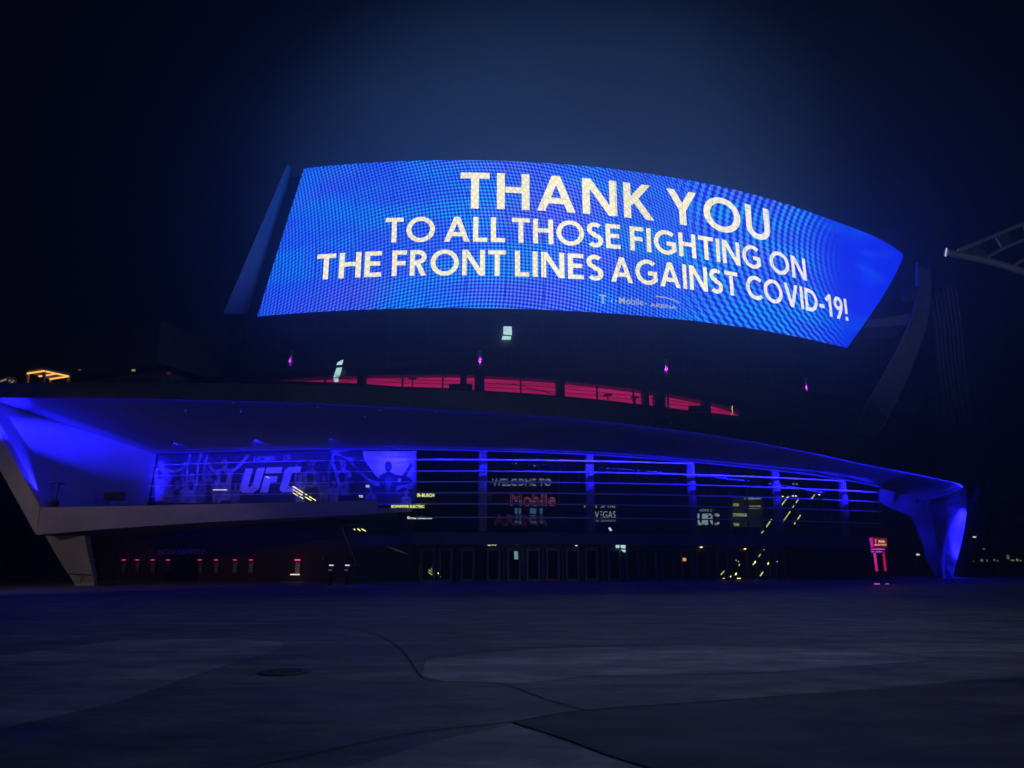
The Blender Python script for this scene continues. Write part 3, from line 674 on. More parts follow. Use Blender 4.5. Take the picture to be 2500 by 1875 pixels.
# --- right pier and its inner wall
pier_r = [(2357, 1188), (2361, 1215), (2360, 1250), (2353, 1300), (2344, 1340), (2333, 1380), (2328, 1410)]
pier_l = [(2262, 1222), (2265, 1240), (2270, 1262), (2279, 1310), (2286, 1350), (2293, 1382), (2299, 1410)]
mb = MB(); rows = []; ed = MB(); er = []
for (xl, yl), (xr, yr), t in zip(pier_l, pier_r, [0, .12, .28, .52, .72, .9, 1]):
    a = PY(xl, yl, 76.5 + t*1.5); b = PY(xr, yr, 79.8 - t*1.2); c = a.lerp(b, .5) + Vector((0, -.0 + .5, 0)); rows.append([a, c, b, b + Vector((.6, 1.6, 0)), a + Vector((.3, 2.2, 0))])
    er.append([a + Vector((-.12, -.25, 0)), a + Vector((.10, -.25, 0)), a + Vector((.10, .02, 0)), a + Vector((-.12, .02, 0))])
q = rows[-1]; rows.append([Vector((p.x, p.y, -.05)) for p in q])
mb.sweep(rows); mb.build("pier", 'soffit', A); PIER = rows
mb = MB(); mb.sweep(er); a, b = PY(2262, 1221, 76.3), PY(2357, 1190, 79.6); mb.bar(a, b, .22, .16); mb.build("pier_edge", 'soffit', A)
iw_t = [(2146, 1192), (2180, 1200), (2215, 1212), (2245, 1220), (2262, 1223), (2279, 1310), (2292, 1405)]
iw_b = [(2146, 1225), (2172, 1240), (2205, 1252), (2228, 1262), (2240, 1290), (2262, 1352), (2282, 1405)]
mb = MB(); rows = []
for (xa, ya), (xb, yb), t in zip(iw_t, iw_b, [0, .15, .35, .55, .7, .85, 1]):
    a, b = PY(xa, ya, 75.2 + 2.6*t), PY(xb, yb, 75.4 + 2.6*t); rows.append([a, a.lerp(b, .5), b, b + Vector((0, .3, 0)), a + Vector((0, .3, 0))])
mb.sweep(rows); mb.build("inner_wall", 'soffit', A)
mb = MB(); mb.prism([PY(2258, 1345, 77.0), PY(2262, 1366, 77.0), PY(2275, 1388, 77.2), PY(2284, 1405, 77.2), PY(2279, 1385, 77.2), PY(2268, 1350, 77.0)], (0, .25, 0)); mb.build("pier_foot", 'soffit', A)
# ------------------------------------------------------------------ blue floodlights (each with a small modelled fitting)
def flood(loc, to, energy, angle, label, blend=.9, col=BLUE, size=.08, grp="blue floodlights of the canopy"):
    loc = Vector(loc); e = empty("floodlight", loc, label, "floodlight", grp); d = (Vector(to) - loc).normalized()
    mb = MB(); mb.tube([loc - d*.22, loc - d*.04], .07, 10, .10); mb.build("housing", 'black', e)
    mb = MB(); mb.tube([loc - d*.24, loc - d*.24 - Vector((0, 0, .12))], .02, 6); mb.build("bracket", 'black', e)
    lamp('SPOT', loc, to, energy*K_SPOT, col, size, angle, blend, "lamp", e); return e
wl = lambda s_, t: f_pts[0].lerp(f_pts[1], t*2).lerp(b_top.lerp(b_bot, t), s_) if t < .5 else f_pts[1].lerp(f_pts[2], t*2-1).lerp(b_top.lerp(b_bot, t), s_)
MX, MY, MZ = -34.3, 36.0, 11.6
mst = empty("added_flood_mast", (MX, MY, 0), "added mast, out of frame at the left, holding a blue floodlight", "floodlight mast")  # unseen mast, added to carry the beam on the sloping left wall
mb = MB(); mb.tube([(MX, MY-.4, 0), (MX, MY-.4, MZ)], .09, 10, .06); mb.build("pole", 'dark', mst, True)
mb = MB(); mb.box((MX, MY-.25, MZ), (.4, 0, 0), (0, .3, 0), (0, 0, .3)); mb.build("housing", 'black', mst)
lamp('SPOT', (MX, MY, MZ), wl(.50, .36), 440000, BLUE, .1, 13, .95, "lamp", mst)
flood(wl(.03, .97) + Vector((.45, .1, .15)), wl(.015, .35) + Vector((.05, 0, 0)), 14000, 46, "blue floodlight at the foot of the sloping left wall", .9)
PNn = (PIER[3][2]-PIER[3][0]).cross(Vector((0, 0, 1))).normalized()
if PNn.y > 0: PNn = -PNn
flood(PIER[6][2] + PNn*.9 + Vector((-.25, 0, .25)), PIER[2][2] + Vector((-.45, 0, 0)), 15000, 40, "blue floodlight on the ground before the right pier", .9)
flood(PIER[0][2] + PNn*1.9 + Vector((-.3, 0, -.1)), PIER[3][2] + Vector((-.4, 0, 0)), 24000, 34, "blue floodlight under the canopy corner above the right pier", .9)
flood(PY(2165, 1190, 72.5) + Vector((0, 0, .2)), PY(2180, 1222, 75.5), 1100, 60, "blue floodlight at the start of the right inner wall", .9)
flood(PY(2215, 1205, 73), PY(2225, 1245, 76), 600, 60, "blue floodlight midway along the right inner wall", .9)
flood(PY(2240, 1225, 74), PY(2262, 1330, 77), 900, 45, "blue floodlight beside the edge of the right pier", .9)
flood(cyl(phi(965, 1100, 92), 92.6, 10.7), PC(960, 1150, 90), 4800, 75, "blue floodlight on the soffit above the pale end of the banner", .95)
flood(cyl(phi(640, 1100, 92), 93.5, 10.9), PC(650, 1160, 90), 1900, 95, "blue floodlight on the soffit above the white banner lettering", .95)
flood(cyl(phi(450, 1100, 92), 93.5, 10.9), PC(460, 1160, 90), 1300, 95, "blue floodlight on the soffit above the left end of the banner", .95)
flood(cyl(phi(820, 1100, 92), 93.5, 10.9), PC(830, 1160, 90), 1100, 95, "blue floodlight on the soffit above the right half of the banner", .95)
# ------------------------------------------------------------------ banner
ban = empty("banner", cyl(phi(690, 1220, 89.7), 89.7, 5.4), "long printed banner of cheering fans hanging under the canopy", "banner")
def BN(x, y, o=0):
    return PC(x, y, 89.7 + o)
mb = MB(); top = [(378, 1111), (480, 1107), (640, 1102), (800, 1099), (1018, 1100)]; bot = [(354, 1235), (460, 1235), (630, 1235), (800, 1235), (1018, 1235)]
rows = []
for k in range(31):
    t = k/30; a, b = Vector((*[lerp_t(t*4, [(i, p[j]) for i, p in enumerate(top)]) for j in (0, 1)], 0)), Vector((*[lerp_t(t*4, [(i, p[j]) for i, p in enumerate(bot)]) for j in (0, 1)], 0))
    rows.append([BN(a.x, a.y), BN(b.x, b.y), BN(b.x, b.y) + Vector((0, .03, 0)), BN(a.x, a.y) + Vector((0, .03, 0))])
mb.sweep(rows); mb.build("fabric", mat("banner_navy", (.028, .028, .045), .8, var=.3, scale=.5), ban)
def shape(name, polys, m, o):
    mb = MB()
    for P in polys:
        i = len(mb.v)
        P2 = []
        for a, b in zip(P, P[1:] + P[:1]):
            P2.append(a); P2.append(((a[0]+b[0])/2, (a[1]+b[1])/2))
        mb.v += [BN(x, y, o) for x, y in P2]; mb.f.append(tuple(range(i, i+len(P2))))
    ob = mb.build(name, m, ban)
    return ob
def oval(cx, cy, rx, ry, n=12, rot=0):
    return [(cx + rx*math.cos(a)*math.cos(rot) - ry*math.sin(a)*math.sin(rot), cy + rx*math.cos(a)*math.sin(rot) + ry*math.sin(a)*math.cos(rot)) for a in [2*math.pi*k/n for k in range(n)]]
MIDB = mat("banner_print_mid", (.12, .12, .15), .8, var=.75, scale=2.2); DKB = mat("banner_print_dark", (.03, .03, .045), .8, var=.4); LTB = mat("banner_print_light", (.20, .20, .24), .8, var=.7, scale=1.8)
WHB = mat("banner_print_white", (.55, .55, .6), .8, var=.3, scale=.5)
# lit background at the right end
shape("printed_backdrop", [[(800, 1100), (850, 1099), (1017, 1101), (1016, 1180), (1004, 1196), (985, 1190), (966, 1200), (940, 1188), (915, 1186), (893, 1170), (872, 1150), (850, 1122), (822, 1112)]], LTB, .006)
shape("printed_glow", [[(886, 1101), (1015, 1102), (1012, 1150), (1001, 1166), (986, 1160), (975, 1178), (958, 1170), (930, 1172), (914, 1158), (903, 1140), (890, 1124)]], WHB, .052)
def fan(cx, hy, s, body, arms=(), m=MIDB, o=.014):
    """head, shoulders, torso and raised arms of one printed fan"""
    P = [oval(cx, hy, 6.5*s, 9*s)]
    P.append([(cx-3.2*s, hy+6*s), (cx+3.2*s, hy+6*s), (cx+3.8*s, hy+11*s), (cx+11*s, hy+13.5*s), (cx+15.5*s, hy+17*s), (cx+17*s, hy+24*s), (cx+13*s, hy+40*s), (cx+12.5*s, body), (cx-12.5*s, body), (cx-13*s, hy+40*s), (cx-17*s, hy+24*s), (cx-15.5*s, hy+17*s), (cx-11*s, hy+13.5*s), (cx-3.8*s, hy+11*s)])
    for (ex, ey, hx, hy2) in arms:
        sx = cx + (14*s if ex > cx else -14*s); sy = hy+18*s; w_ = 3.4*s
        for (p, q) in (((sx, sy), (ex, ey)), ((ex, ey), (hx, hy2))):
            dx, dy = q[0]-p[0], q[1]-p[1]; l = math.hypot(dx, dy); nx, ny = -dy/l*w_, dx/l*w_; P.append([(p[0]+nx, p[1]+ny), (q[0]+nx*.8, q[1]+ny*.8), (q[0]-nx*.8, q[1]-ny*.8), (p[0]-nx, p[1]-ny)])
        P.append(oval(hx, hy2, 3.6*s, 3.6*s, 8))
    return P
figs = [fan(392, 1130, 1, 1225, [(366, 1160, 358, 1172), (425, 1152, 443, 1146)]),
        fan(433, 1178, .95, 1228, [(446, 1150, 452, 1130)]),
        fan(468, 1160, .9, 1228, [(458, 1136, 464, 1112), (484, 1130, 492, 1108)]),
        fan(511, 1156, 1.05, 1200, [(500, 1130, 506, 1116)]),
        fan(548, 1128, 1.25, 1222, [(580, 1142, 604, 1114), (520, 1150, 512, 1134)]),
        fan(760, 1132, 1.3, 1190, []), fan(838, 1132, 1.2, 1210, [(812, 1130, 814, 1104)]),
        fan(410, 1150, .7, 1228, [(399, 1140, 402, 1124)]), fan(452, 1185, .8, 1228, []), fan(490, 1182, .8, 1228, [(503, 1165, 505, 1148)]), fan(529, 1180, .8, 1228, []), fan(575, 1186, .75, 1228, [(588, 1172, 593, 1158)]),
        fan(733, 1165, .8, 1228, [(722, 1150, 724, 1136)]), fan(790, 1168, .85, 1228, [(803, 1150, 806, 1132)]), fan(815, 1180, .8, 1228, []), fan(905, 1196, .8, 1230, []), fan(992, 1202, .8, 1230, []), ]
lv = 0
for F_ in figs:
    lv += 1; ob = None
    mb_m = (MIDB, LTB)[lv % 2]
    for q_i, q_ in enumerate(F_): pass
    shape("printed_fan", F_, mb_m, .012 + .004*lv)
shape("printed_fan", fan(868, 1150, 1.1, 1225, []), DKB, .050)
shape("printed_fan", fan(948, 1138, 1.4, 1230, [(985, 1165, 1003, 1136)]), DKB, .055)
# faces: open mouths, eyes, hair so the prints read as people
dk = []
for cx, cy, s in ((392, 1130, 1), (433, 1178, .95), (468, 1160, .9), (511, 1156, 1.05), (548, 1128, 1.25), (760, 1132, 1.3), (838, 1132, 1.2)):
    dk += [oval(cx, cy+4.4*s, 2.4*s, 2.6*s, 8), oval(cx-2.6*s, cy-1.5*s, 1.3*s, .8*s, 6), oval(cx+2.6*s, cy-1.5*s, 1.3*s, .8*s, 6)]
    dk.append([(cx-6.6*s, cy-1*s), (cx-6*s, cy-7*s), (cx, cy-10*s), (cx+6*s, cy-7*s), (cx+6.6*s, cy-1*s), (cx+4*s, cy-5.5*s), (cx-4*s, cy-5.5*s)])
    dk.append([(cx-9*s, cy+22*s), (cx-3*s, cy+16*s), (cx+5*s, cy+24*s), (cx+2*s, cy+40*s), (cx-7*s, cy+38*s)])
shape("printed_faces", dk, DKB, .06)
shape("printed_faces", [oval(948, 1128, 4, 2.2), oval(948, 1141, 3.5, 1.5), oval(872, 1152, 6, 5), [(940, 1165), (948, 1158), (956, 1165), (952, 1200), (944, 1200)]], MIDB, .065)
# lettering: HOME OF above the big slanted three letters
BT0 = lambda a, b, c: BN(a, b, .03)
mb = MB()
def slanted(mb, txt, x0, x1, yb, yt, sl, o=.07, **kw):
    text_on(mb, lambda a, b, c: BN(a + (yb-b)*sl, b, o), txt, x0, x1, yb, yt, **kw)
slanted(mb, "HOME", 619, 670, 1128, 1113, .15, bold=.03); slanted(mb, "OF", 691, 708, 1126, 1111, .15, bold=.03); mb.build("banner_caption", LTB, ban)
mb = MB()
def sl(px, sh=.28, y0=1204): return [BN(x + (y0-y)*sh, y, .07) for x, y in px]
for P in ([(583, 1144), (601, 1144), (601, 1186), (605, 1190), (611, 1186), (611, 1143), (629, 1142), (629, 1192), (617, 1204), (592, 1204), (583, 1196)],
          [(634, 1142), (672, 1141), (672, 1155), (634, 1156)], [(634, 1163), (667, 1162), (667, 1177), (653, 1178), (653, 1202), (634, 1203)],
          [(686, 1141), (718, 1139), (718, 1153), (702, 1154), (699, 1158), (699, 1184), (702, 1188), (718, 1187), (718, 1201), (688, 1202), (680, 1195), (680, 1148)]):
    mb.quad(*sl(P))
mb.build("banner_initials", WHB, ban)
# ------------------------------------------------------------------ signs inside the lobby and on walls
def sign(name, label, txt, x0, x1, y0, y1, m, R=86.6, cat="sign", grp=None, **kw):
    p = PC((x0+x1)/2, y1, R); mb = MB()
    text_on(mb, lambda a, b, c: PC(a, b, R) + Vector((0, -1, 0))*c, txt, x0, x1, y1, y0, **kw)
    o = mb.build(name, m); return tag(o, label, cat, grp)
SG = "lettering seen through the entrance glass"
nw = emis("neon_white", (.42, .42, .5), 1.25); nr = emis("neon_red", (.50, .09, .15), 1.0); nrd = emis("neon_red_dim", (.12, .03, .07), .85); ngr = emis("sign_grey", (.42, .48, .46), 1.6)
sign("welcome_sign", "thin white lettering reading WELCOME TO behind the entrance glass", "WELCOME TO", 1201, 1346, 1169, 1186, nw, outline=.012, grp=SG)
sign("wordmark_sign", "red outlined wordmark below the welcome lettering", "Mobile", 1246, 1356, 1204, 1235, nr, outline=.012, grp=SG)
sign("wordmark_sign", "single red outlined letter T before the red wordmark", "T", 1190, 1204, 1203, 1234, nrd, outline=.014, grp=SG)
sign("arena_sign", "dim red outlined lettering reading ARENA under the red wordmark", "ARENA", 1205, 1336, 1257, 1282, nrd, outline=.014, grp=SG)
mb = MB()
for x in (1214, 1234, 1364): mb.bar(PC(x, 1216, 86.6), PC(x, 1223, 86.6), .04); mb.bar(PC(x, 1223, 86.6), PC(x+7, 1223, 86.6), .04)
tag(mb.build("wordmark_dots", nrd), "small corner marks beside the red outlined wordmark", "sign", SG)
sign("team_sign", "small white lettering reading HOME OF THE behind the second column", "HOME OF THE", 1426, 1503, 1232, 1240, ngr, grp=SG)
sign("team_sign", "white block lettering reading VEGAS between column and glass post", "VEGAS", 1452, 1503, 1248, 1265, ngr, grp=SG)
sign("team_sign", "tiny grey lettering below the word VEGAS", "GOLDEN KNIGHTS", 1454, 1503, 1269, 1274, nw, grp=SG)
sign("league_sign", "small white HOME OF lettering beside the third column", "HOME OF", 1708, 1744, 1243, 1249, ngr, grp=SG)
sign("league_sign", "white outlined three letter league logo beside the third column", "UFC", 1702, 1754, 1254, 1282, ngr, outline=.014, grp=SG)
sp_ = emis("sponsor_yellow", (.66, .72, .26), 2.0); spw = emis("sponsor_white", (.72, .76, .62), 1.6)
sign("sponsor_sign", "bold pale name ending in BUSCH left of the first column", "ANHEUSER-BUSCH", 978, 1060, 1205, 1213, sp_, R=88.8, bold=.02, grp=SG)
sign("sponsor_sign", "bold pale name ending in ELECTRIC, middle of the left three", "SCHNEIDER ELECTRIC", 955, 1036, 1233, 1240, sp_, R=90.6, bold=.02, grp=SG)
sign("sponsor_sign", "small white name lowest of the left three sponsor names", "Sima alliance", 994, 1055, 1261, 1267, spw, R=88.8, bold=.02, grp=SG)
sign("sponsor_sign", "two white letters CO floating over the banner's right half", "CO", 893, 902, 1184, 1190, spw, R=90.7, bold=.02, grp=SG)
sign("sponsor_sign", "two white letters TO just above the balcony parapet", "TO", 876, 886, 1209, 1215, spw, R=90.7, bold=.02, grp=SG)
bd = empty("sponsor_board", PC(1824, 1300, 86.6), "dim olive board of yellow sponsor names left of the fourth column", "sign board")
mb = MB(); mb.prism([PC(1788, 1212, 86.4), PC(1861, 1214, 86.4), PC(1861, 1287, 86.4), PC(1788, 1287, 86.4)], (0, .08, 0)); mb.build("panel", emis("board_olive", (.035, .034, .012), .8, .6, .9), bd)
for tx, a, b, y0, y1 in (("USA PICKLEBALL ARENA", 1817, 1857, 1213, 1219), ("OPTUM", 1790, 1803, 1229, 1236), ("BLACK CLOVER", 1830, 1857, 1234, 1242), ("CITY NATIONAL BANK", 1790, 1829, 1253, 1261), ("TOSHIBA", 1791, 1805, 1277, 1284)):
    mb = MB(); text_on(mb, lambda q, r, c: PC(q, r, 86.7), tx, a, b, y1, y0, bold=.02); mb.build("sponsor_name", sp_, bd)
sign("box_office_sign", "raised grey letters reading BOX OFFICE on the dark red wall", "BOX OFFICE", 386, 502, 1341, 1354, 'letters', R=88.5, bold=.02)
# blue windows glimpsed behind ARENA
for (x0, x1, lab) in ((1257, 1273, "leftmost pale blue lit strip window behind the red lettering"), (1294, 1310, "middle pale blue lit strip window behind the red lettering"), (1318, 1325, "narrow rightmost pale blue strip window behind the red lettering")):
    e = empty("strip_window", PC(x0, 1280, 86), lab, "window", "pale blue strip windows")
    for y0, y1 in ((1222, 1226), (1240, 1255), (1258, 1261), (1264, 1267), (1271, 1278)):
        mb = MB(); R_ = 85.9; mb.prism([PC(x0, y0, R_), PC(x1, y0+1, R_), PC(x1-1, y1, R_), PC(x0, y1-1, R_)], (0, .04, 0)); mb.build("pane", emis("pane_blue", (.10, .26, .48), .8, .5, 3) if y0 == 222 else M_blue if 'M_blue' in globals() else globals().setdefault('M_blue', emis("pane_blue", (.10, .26, .48), .85, .45, 3)), e)
# small pale panels and tube lights in the lobby
def tube_light(a, b, label, m='yellow', R=86.8, wd=.07, grp="slanted yellow tube lights", name="tube_light", cat="light"):
    mb = MB(); p, q = PC(*a, R), PC(*b, R); mb.bar(p, q, wd); return tag(mb.build(name, m), label, cat, grp)
TL = [((1904, 1239), (1925, 1211)), ((1935, 1239), (1950, 1218)), ((1908, 1279), (1929, 1249)), ((1939, 1280), (1954, 1258)), ((1869, 1289), (1884, 1268)), ((1859, 1302), (1864, 1296)), ((1981, 1219), (1989, 1207)),
      ((1872, 1381), (1882, 1366)), ((1856, 1406), (1863, 1396)), ((1852, 1359), (1857, 1353)), ((1830, 1343), (1835, 1337)), ((1842, 1375), (1845, 1370)), ((1801, 1384), (1806, 1377)), ((1760, 1403), (1768, 1394)), ((1795, 1404), (1801, 1396)), ((1783, 1409), (1786, 1405)), ((1834, 1396), (1837, 1391)), ((1832, 1384), (1839, 1377))]
tlab = ["long yellow tube light, upper left of the bright four by the fourth column", "yellow tube light, upper right of the bright four by the fourth column", "longest yellow tube light, lower left of the bright four", "yellow tube light, lower right of the bright four", "yellow tube light right below the sponsor board corner", "short yellow tube just above the entrance band", "isolated yellow tube beside the fifth column"]
for i, (a, b) in enumerate(TL):
    tube_light(a, b, tlab[i] if i < 7 else "short slanted yellow tube light glimmering behind the doors at the far end", grp="slanted yellow tube lights" if i < 7 else "short slanted tubes behind the far doors", m='yellow')
for i, (x0, y0, x1, y1) in enumerate(((715, 1187, 740, 1203), (715, 1195, 738, 1209), (715, 1203, 727, 1210), (731, 1212, 740, 1217), (745, 1213, 760, 1222), (755, 1212, 771, 1222), (745, 1206, 750, 1209))):
    tube_light((x0, y0), (x1, y1), "short slanted pale tube light over the banner above the parapet", m='yellow', R=90.5, grp="slanted tubes over the banner", wd=.05)
tube_light((649, 1163), (658, 1167), "single white dash of light on the banner's big middle letter", m='white', R=90.6, grp=None, wd=.05)
tube_light((520, 1196), (554, 1196), "level white light bar low in front of the printed fans", m='white', R=91.2, grp=None, wd=.06)
for i, (x0, y0, x1, y1) in enumerate(((1046, 1391, 1060, 1399), (1046, 1397, 1060, 1407), (1052, 1388, 1060, 1393), (1069, 1398, 1076, 1409))):
    tube_light((x0, y0), (x1, y1), "short slanted yellow light seen inside the first door", R=87.5, grp="yellow lights inside the first door", wd=.06)
for x0, y0, x1, y1 in ((864, 1291, 867, 1294), (873, 1291, 880, 1296), (883, 1291, 893, 1297)):
    tube_light((x0, y0), (x1, y1), "small slanted yellow light above the slanted glass frame", R=90.8, grp="small lights above the glass frame", wd=.06)
mb = MB()
for k in range(7): mb.bar(PC(944+k*5, 1333+k*1.5, 88.6), PC(966+k*5, 1346+k*1.2, 88.6), .025)
tag(mb.build("stair_lights", emis("stair_dim", (.03, .045, .03), .6)), "faint greenish stair edges left of the first door", "stair lights")
def panel(poly, label, m='cool', R=87.5, name="lit_window", grp="pale panels in the lobby", cat="window"):
    mb = MB(); mb.prism([PC(x, y, R) for x, y in poly], (0, .05, 0)); return tag(mb.build(name, m), label, cat, grp)
panel([(1257, 1327), (1270, 1327), (1270, 1337), (1257, 1337)], "small square pale panel over the fifth door")
panel([(1255, 1346), (1264, 1346), (1265, 1366), (1256, 1365)], "upright pale panel inside the fifth door")
panel([(1503, 1328), (1513, 1328), (1512, 1338), (1504, 1338)], "left one of the pale panel cluster below the entrance band", R=89.3)
panel([(1515, 1328), (1527, 1328), (1527, 1339), (1516, 1338)], "upper right one of the pale panel cluster", R=89.3)
panel([(1516, 1342), (1527, 1342), (1527, 1349), (1520, 1346)], "lower sliver of the pale panel cluster", R=89.3)
panel([(1485, 1288), (1490, 1288), (1495, 1296), (1489, 1296)], "small slanted pale pane just above the entrance band", R=88.7)
def dotlight(x, y, label, m='warm', R=89.3, wd=.12, ht=.08, grp="small lights along the doors", name="ceiling_light"):
    p = PC(x, y, R); e = empty(name, p, label, "light", grp)
    mb = MB(); mb.box(p + Vector((0, .06, .03)), (wd*1.5, 0, 0), (0, .1, 0), (0, 0, .05)); mb.build("housing", 'black', e)
    mb = MB(); mb.box(p, (wd, 0, 0), (0, .08, 0), (0, 0, ht)); mb.build("lens", m, e); return e
dotlight(1712, 1336, "amber ceiling light over the fifteenth door", wd=.2); dotlight(1819, 1340, "amber ceiling light among the slanted tubes", wd=.16)
dotlight(1671, 1366, "round amber badge glowing on the fourteenth door", m='warmd', wd=.26, ht=.26)
dotlight(1407, 1332, "white ceiling light over the eighth door", m='white', wd=.2, ht=.06)
dotlight(1767, 1412, "white light bar at floor level behind the doors", m='white', wd=.15, ht=.05); dotlight(1804, 1412, "longer yellow light bar at floor level behind the doors", m='yellow', wd=.30, ht=.06)
for x, y in ((1053, 1329), (1145, 1328), (1297, 1328), (1430, 1329), (1865, 1342), (1897, 1371), (1797, 1368), (1803, 1371)): dotlight(x, y, "pinprick white light just under the entrance band", m='white', wd=.06, ht=.05, grp="pinprick lights under the band")
dotlight(1305, 1137, "faint pinprick light high behind the louvers", m='white', R=88.8, wd=.08, ht=.04, grp=None)
mb = MB(); text_on(mb, lambda a, b, c: PC(a, b, 89.3), "LEVI'S", 1191, 1212, 1332, 1326, bold=.03)
tag(mb.build("door_sign", spw), "tiny pale lettering over the fourth door", "sign")
for x in (1937, 1945): dotlight(x, 1182, "tiny fitting high behind the top louver at right", m='white', R=88.7, wd=.1, ht=.04, grp="tiny fittings behind the louvers")
for x, y in ((1911, 1212), (1936, 1211), (1943, 1211), (2000, 1208)): dotlight(x, y, "tiny dash light level with the top of the yellow tubes", m='yellow', R=88.7, wd=.14, ht=.05, grp="dash lights by the yellow tubes")
# little downlights in the soffit
for x, y in ((569, 985), (453, 1005), (588, 1007), (776, 995), (891, 1018), (927, 1003), (1064, 1008), (1636, 1112), (1638, 1035), (1595, 1032), (1909, 1083), (2131, 1121), (2184, 1135)):
    p0 = PZ(x, y, 11.4 if x < 900 else 10.9 if x < 1700 else 10.2)
    e = empty("downlight", p0, "small round blue downlight fitting in the soffit", "downlight", "soffit downlights")
    mb = MB(); mb.tube([p0, p0 + Vector((0, 0, .12))], .07, 10); mb.build("can", 'pale', e)
    mb = MB(); mb.tube([p0 - Vector((0, 0, .02)), p0 - Vector((0, 0, .005))], .05, 10); mb.build("lens", emis("lens_blue", (.04, .04, .6), .6) if 'M_lens' not in globals() else M_lens, e)
# ------------------------------------------------------------------ things on the balcony
def heater(x, label):
    b = PY(x, 1234, 49.5); t = PY(x-2, 1178, 49.5); z0 = b.z; e = empty("patio_heater", (b.x, b.y, z0), label, "patio heater")
    mb = MB(); mb.tube([(b.x, b.y, z0-.1), (b.x, b.y, z0+.35)], .22, 14, .20); mb.build("base", 'black', e, True)
    mb = MB(); mb.tube([(b.x, b.y, z0+.3), (b.x, b.y, t.z-.12)], .045, 8); mb.build("pole", 'black', e)
    mb = MB(); mb.tube([(b.x, b.y, t.z-.3), (b.x, b.y, t.z-.08)], .10, 12, .13); mb.build("burner", 'black', e)
    mb = MB(); mb.tube([(b.x, b.y, t.z-.08), (b.x, b.y, t.z-.03), (b.x, b.y, t.z+.05)], .52, 20, .08); mb.build("reflector", 'black', e, True)
heater(135, "black mushroom shaped patio heater standing on the balcony")
lamp('POINT', PY(141, 1181, 49.2), None, 6, BLUE, .05, name="heater_glint")
for x, lab in ((268, "left one of two black loudspeakers on the balcony"), (291, "right one of two black loudspeakers on the balcony")):
    p = PY(x, 1212, 54); e = empty("loudspeaker", (p.x, p.y, p.z-.3), lab, "loudspeaker", "two loudspeakers on the balcony")
    mb = MB(); mb.box(p, (.62, 0, 0), (0, .5, 0), (0, 0, .6)); mb.build("cabinet", 'black', e)
    mb = MB(); mb.box(p - Vector((0, .26, 0)), (.54, 0, 0), (0, .02, 0), (0, 0, .52)); mb.build("grille", 'grille', e)
    mb = MB(); mb.tube([p - Vector((0, 0, .3)), p - Vector((0, 0, 1.4))], .03, 8); mb.build("stand", 'black', e)
# high tables on the terrace seen against the red glow
def hightable(x, y, R, label):
    p = PC(x, y, R); e = empty("high_table", (p.x, p.y, p.z-1.1), label, "table", "high tables on the terrace")
    mb = MB(); mb.tube([p, p + Vector((0, 0, .06))], .42, 16); mb.build("tabletop", 'black', e)
    mb = MB(); mb.tube([p, p - Vector((0, 0, 1.05))], .05, 8); mb.build("stem", 'black', e)
    mb = MB(); mb.tube([p - Vector((0, 0, 1.1)), p - Vector((0, 0, 1.05))], .28, 14); mb.build("base", 'black', e)
hightable(1007, 925, 83.2, "round high table before the second red pane"); hightable(1484, 965, 83.5, "round high table before the wide middle red pane")
hightable(1550, 971, 83.5, "round high table beside the mullion at right"); hightable(895, 921, 83.2, "round high table against the first wide pier")
for x, y, s, lab in ((1125, 945, 1.6, "dark planter box in front of the twin red lit piers"), (1702, 998, 1.2, "low dark sofa before the red pane at right")):
    p = PC(x, y, 83.0); e = empty("planter" if s > 1.5 else "sofa", (p.x, p.y, p.z-.4), lab, "planter" if s > 1.5 else "sofa")
    mb = MB(); mb.box(p - Vector((0, 0, .1)), (s*1.35, 0, 0), (0, .6, 0), (0, 0, .5)); mb.build("box" if s > 1.5 else "seat", 'black', e)
    mb = MB(); mb.box(p + Vector((0, .25, .22)), (s*1.3, 0, 0), (0, .12, 0), (0, 0, .3)); mb.build("rim" if s > 1.5 else "backrest", 'black', e)
mb = MB(); P_ = [PC(x, y, 82.8) for x, y in ((1788, 991), (1787, 998), (1789, 1006), (1786, 1013))]; mb.tube(P_, .03, 6); tag(mb.build("light_rope", emis("rope_yellow", (1, .55, .12), 1.6)), "short wavy yellow light rope at the right end of the red panes", "light rope")
# purple uplights
for x, y, lab in ((708, 893, "purple uplight at the far left of the bowl"), (1172, 892, "purple uplight above the twin red lit piers"), (1627, 912, "purple uplight above the wide pier at right"), (1970, 956, "purple uplight at the right end, below the screen corner")):
    p = PC(x, y, 82.4); n = Vector((-p.x, -p.y, 0)).normalized(); e = empty("uplight", p, lab, "uplight", "purple uplights on the bowl")
    mb = MB(); mb.tube([p - Vector((0, 0, .15)), p + Vector((0, 0, .05))], .10, 10); mb.build("housing", 'black', e)
    mb = MB(); mb.tube([p + Vector((0, 0, .06)), p + Vector((0, 0, .16))], .09, 10); mb.build("lens", 'purple', e)
    mb = MB(); mb.tube([p - n*.40 - Vector((0, 0, .2)), p - n*.40 + Vector((0, 0, 1.6))], .2, 12); mb.build("post", 'pale', e, True)
    lamp('SPOT', p + Vector((0, 0, .2)), p - n*.34 + Vector((0, 0, 1.1)), 210, (.45, .02, .8), .05, 75, .9, "lamp", e)
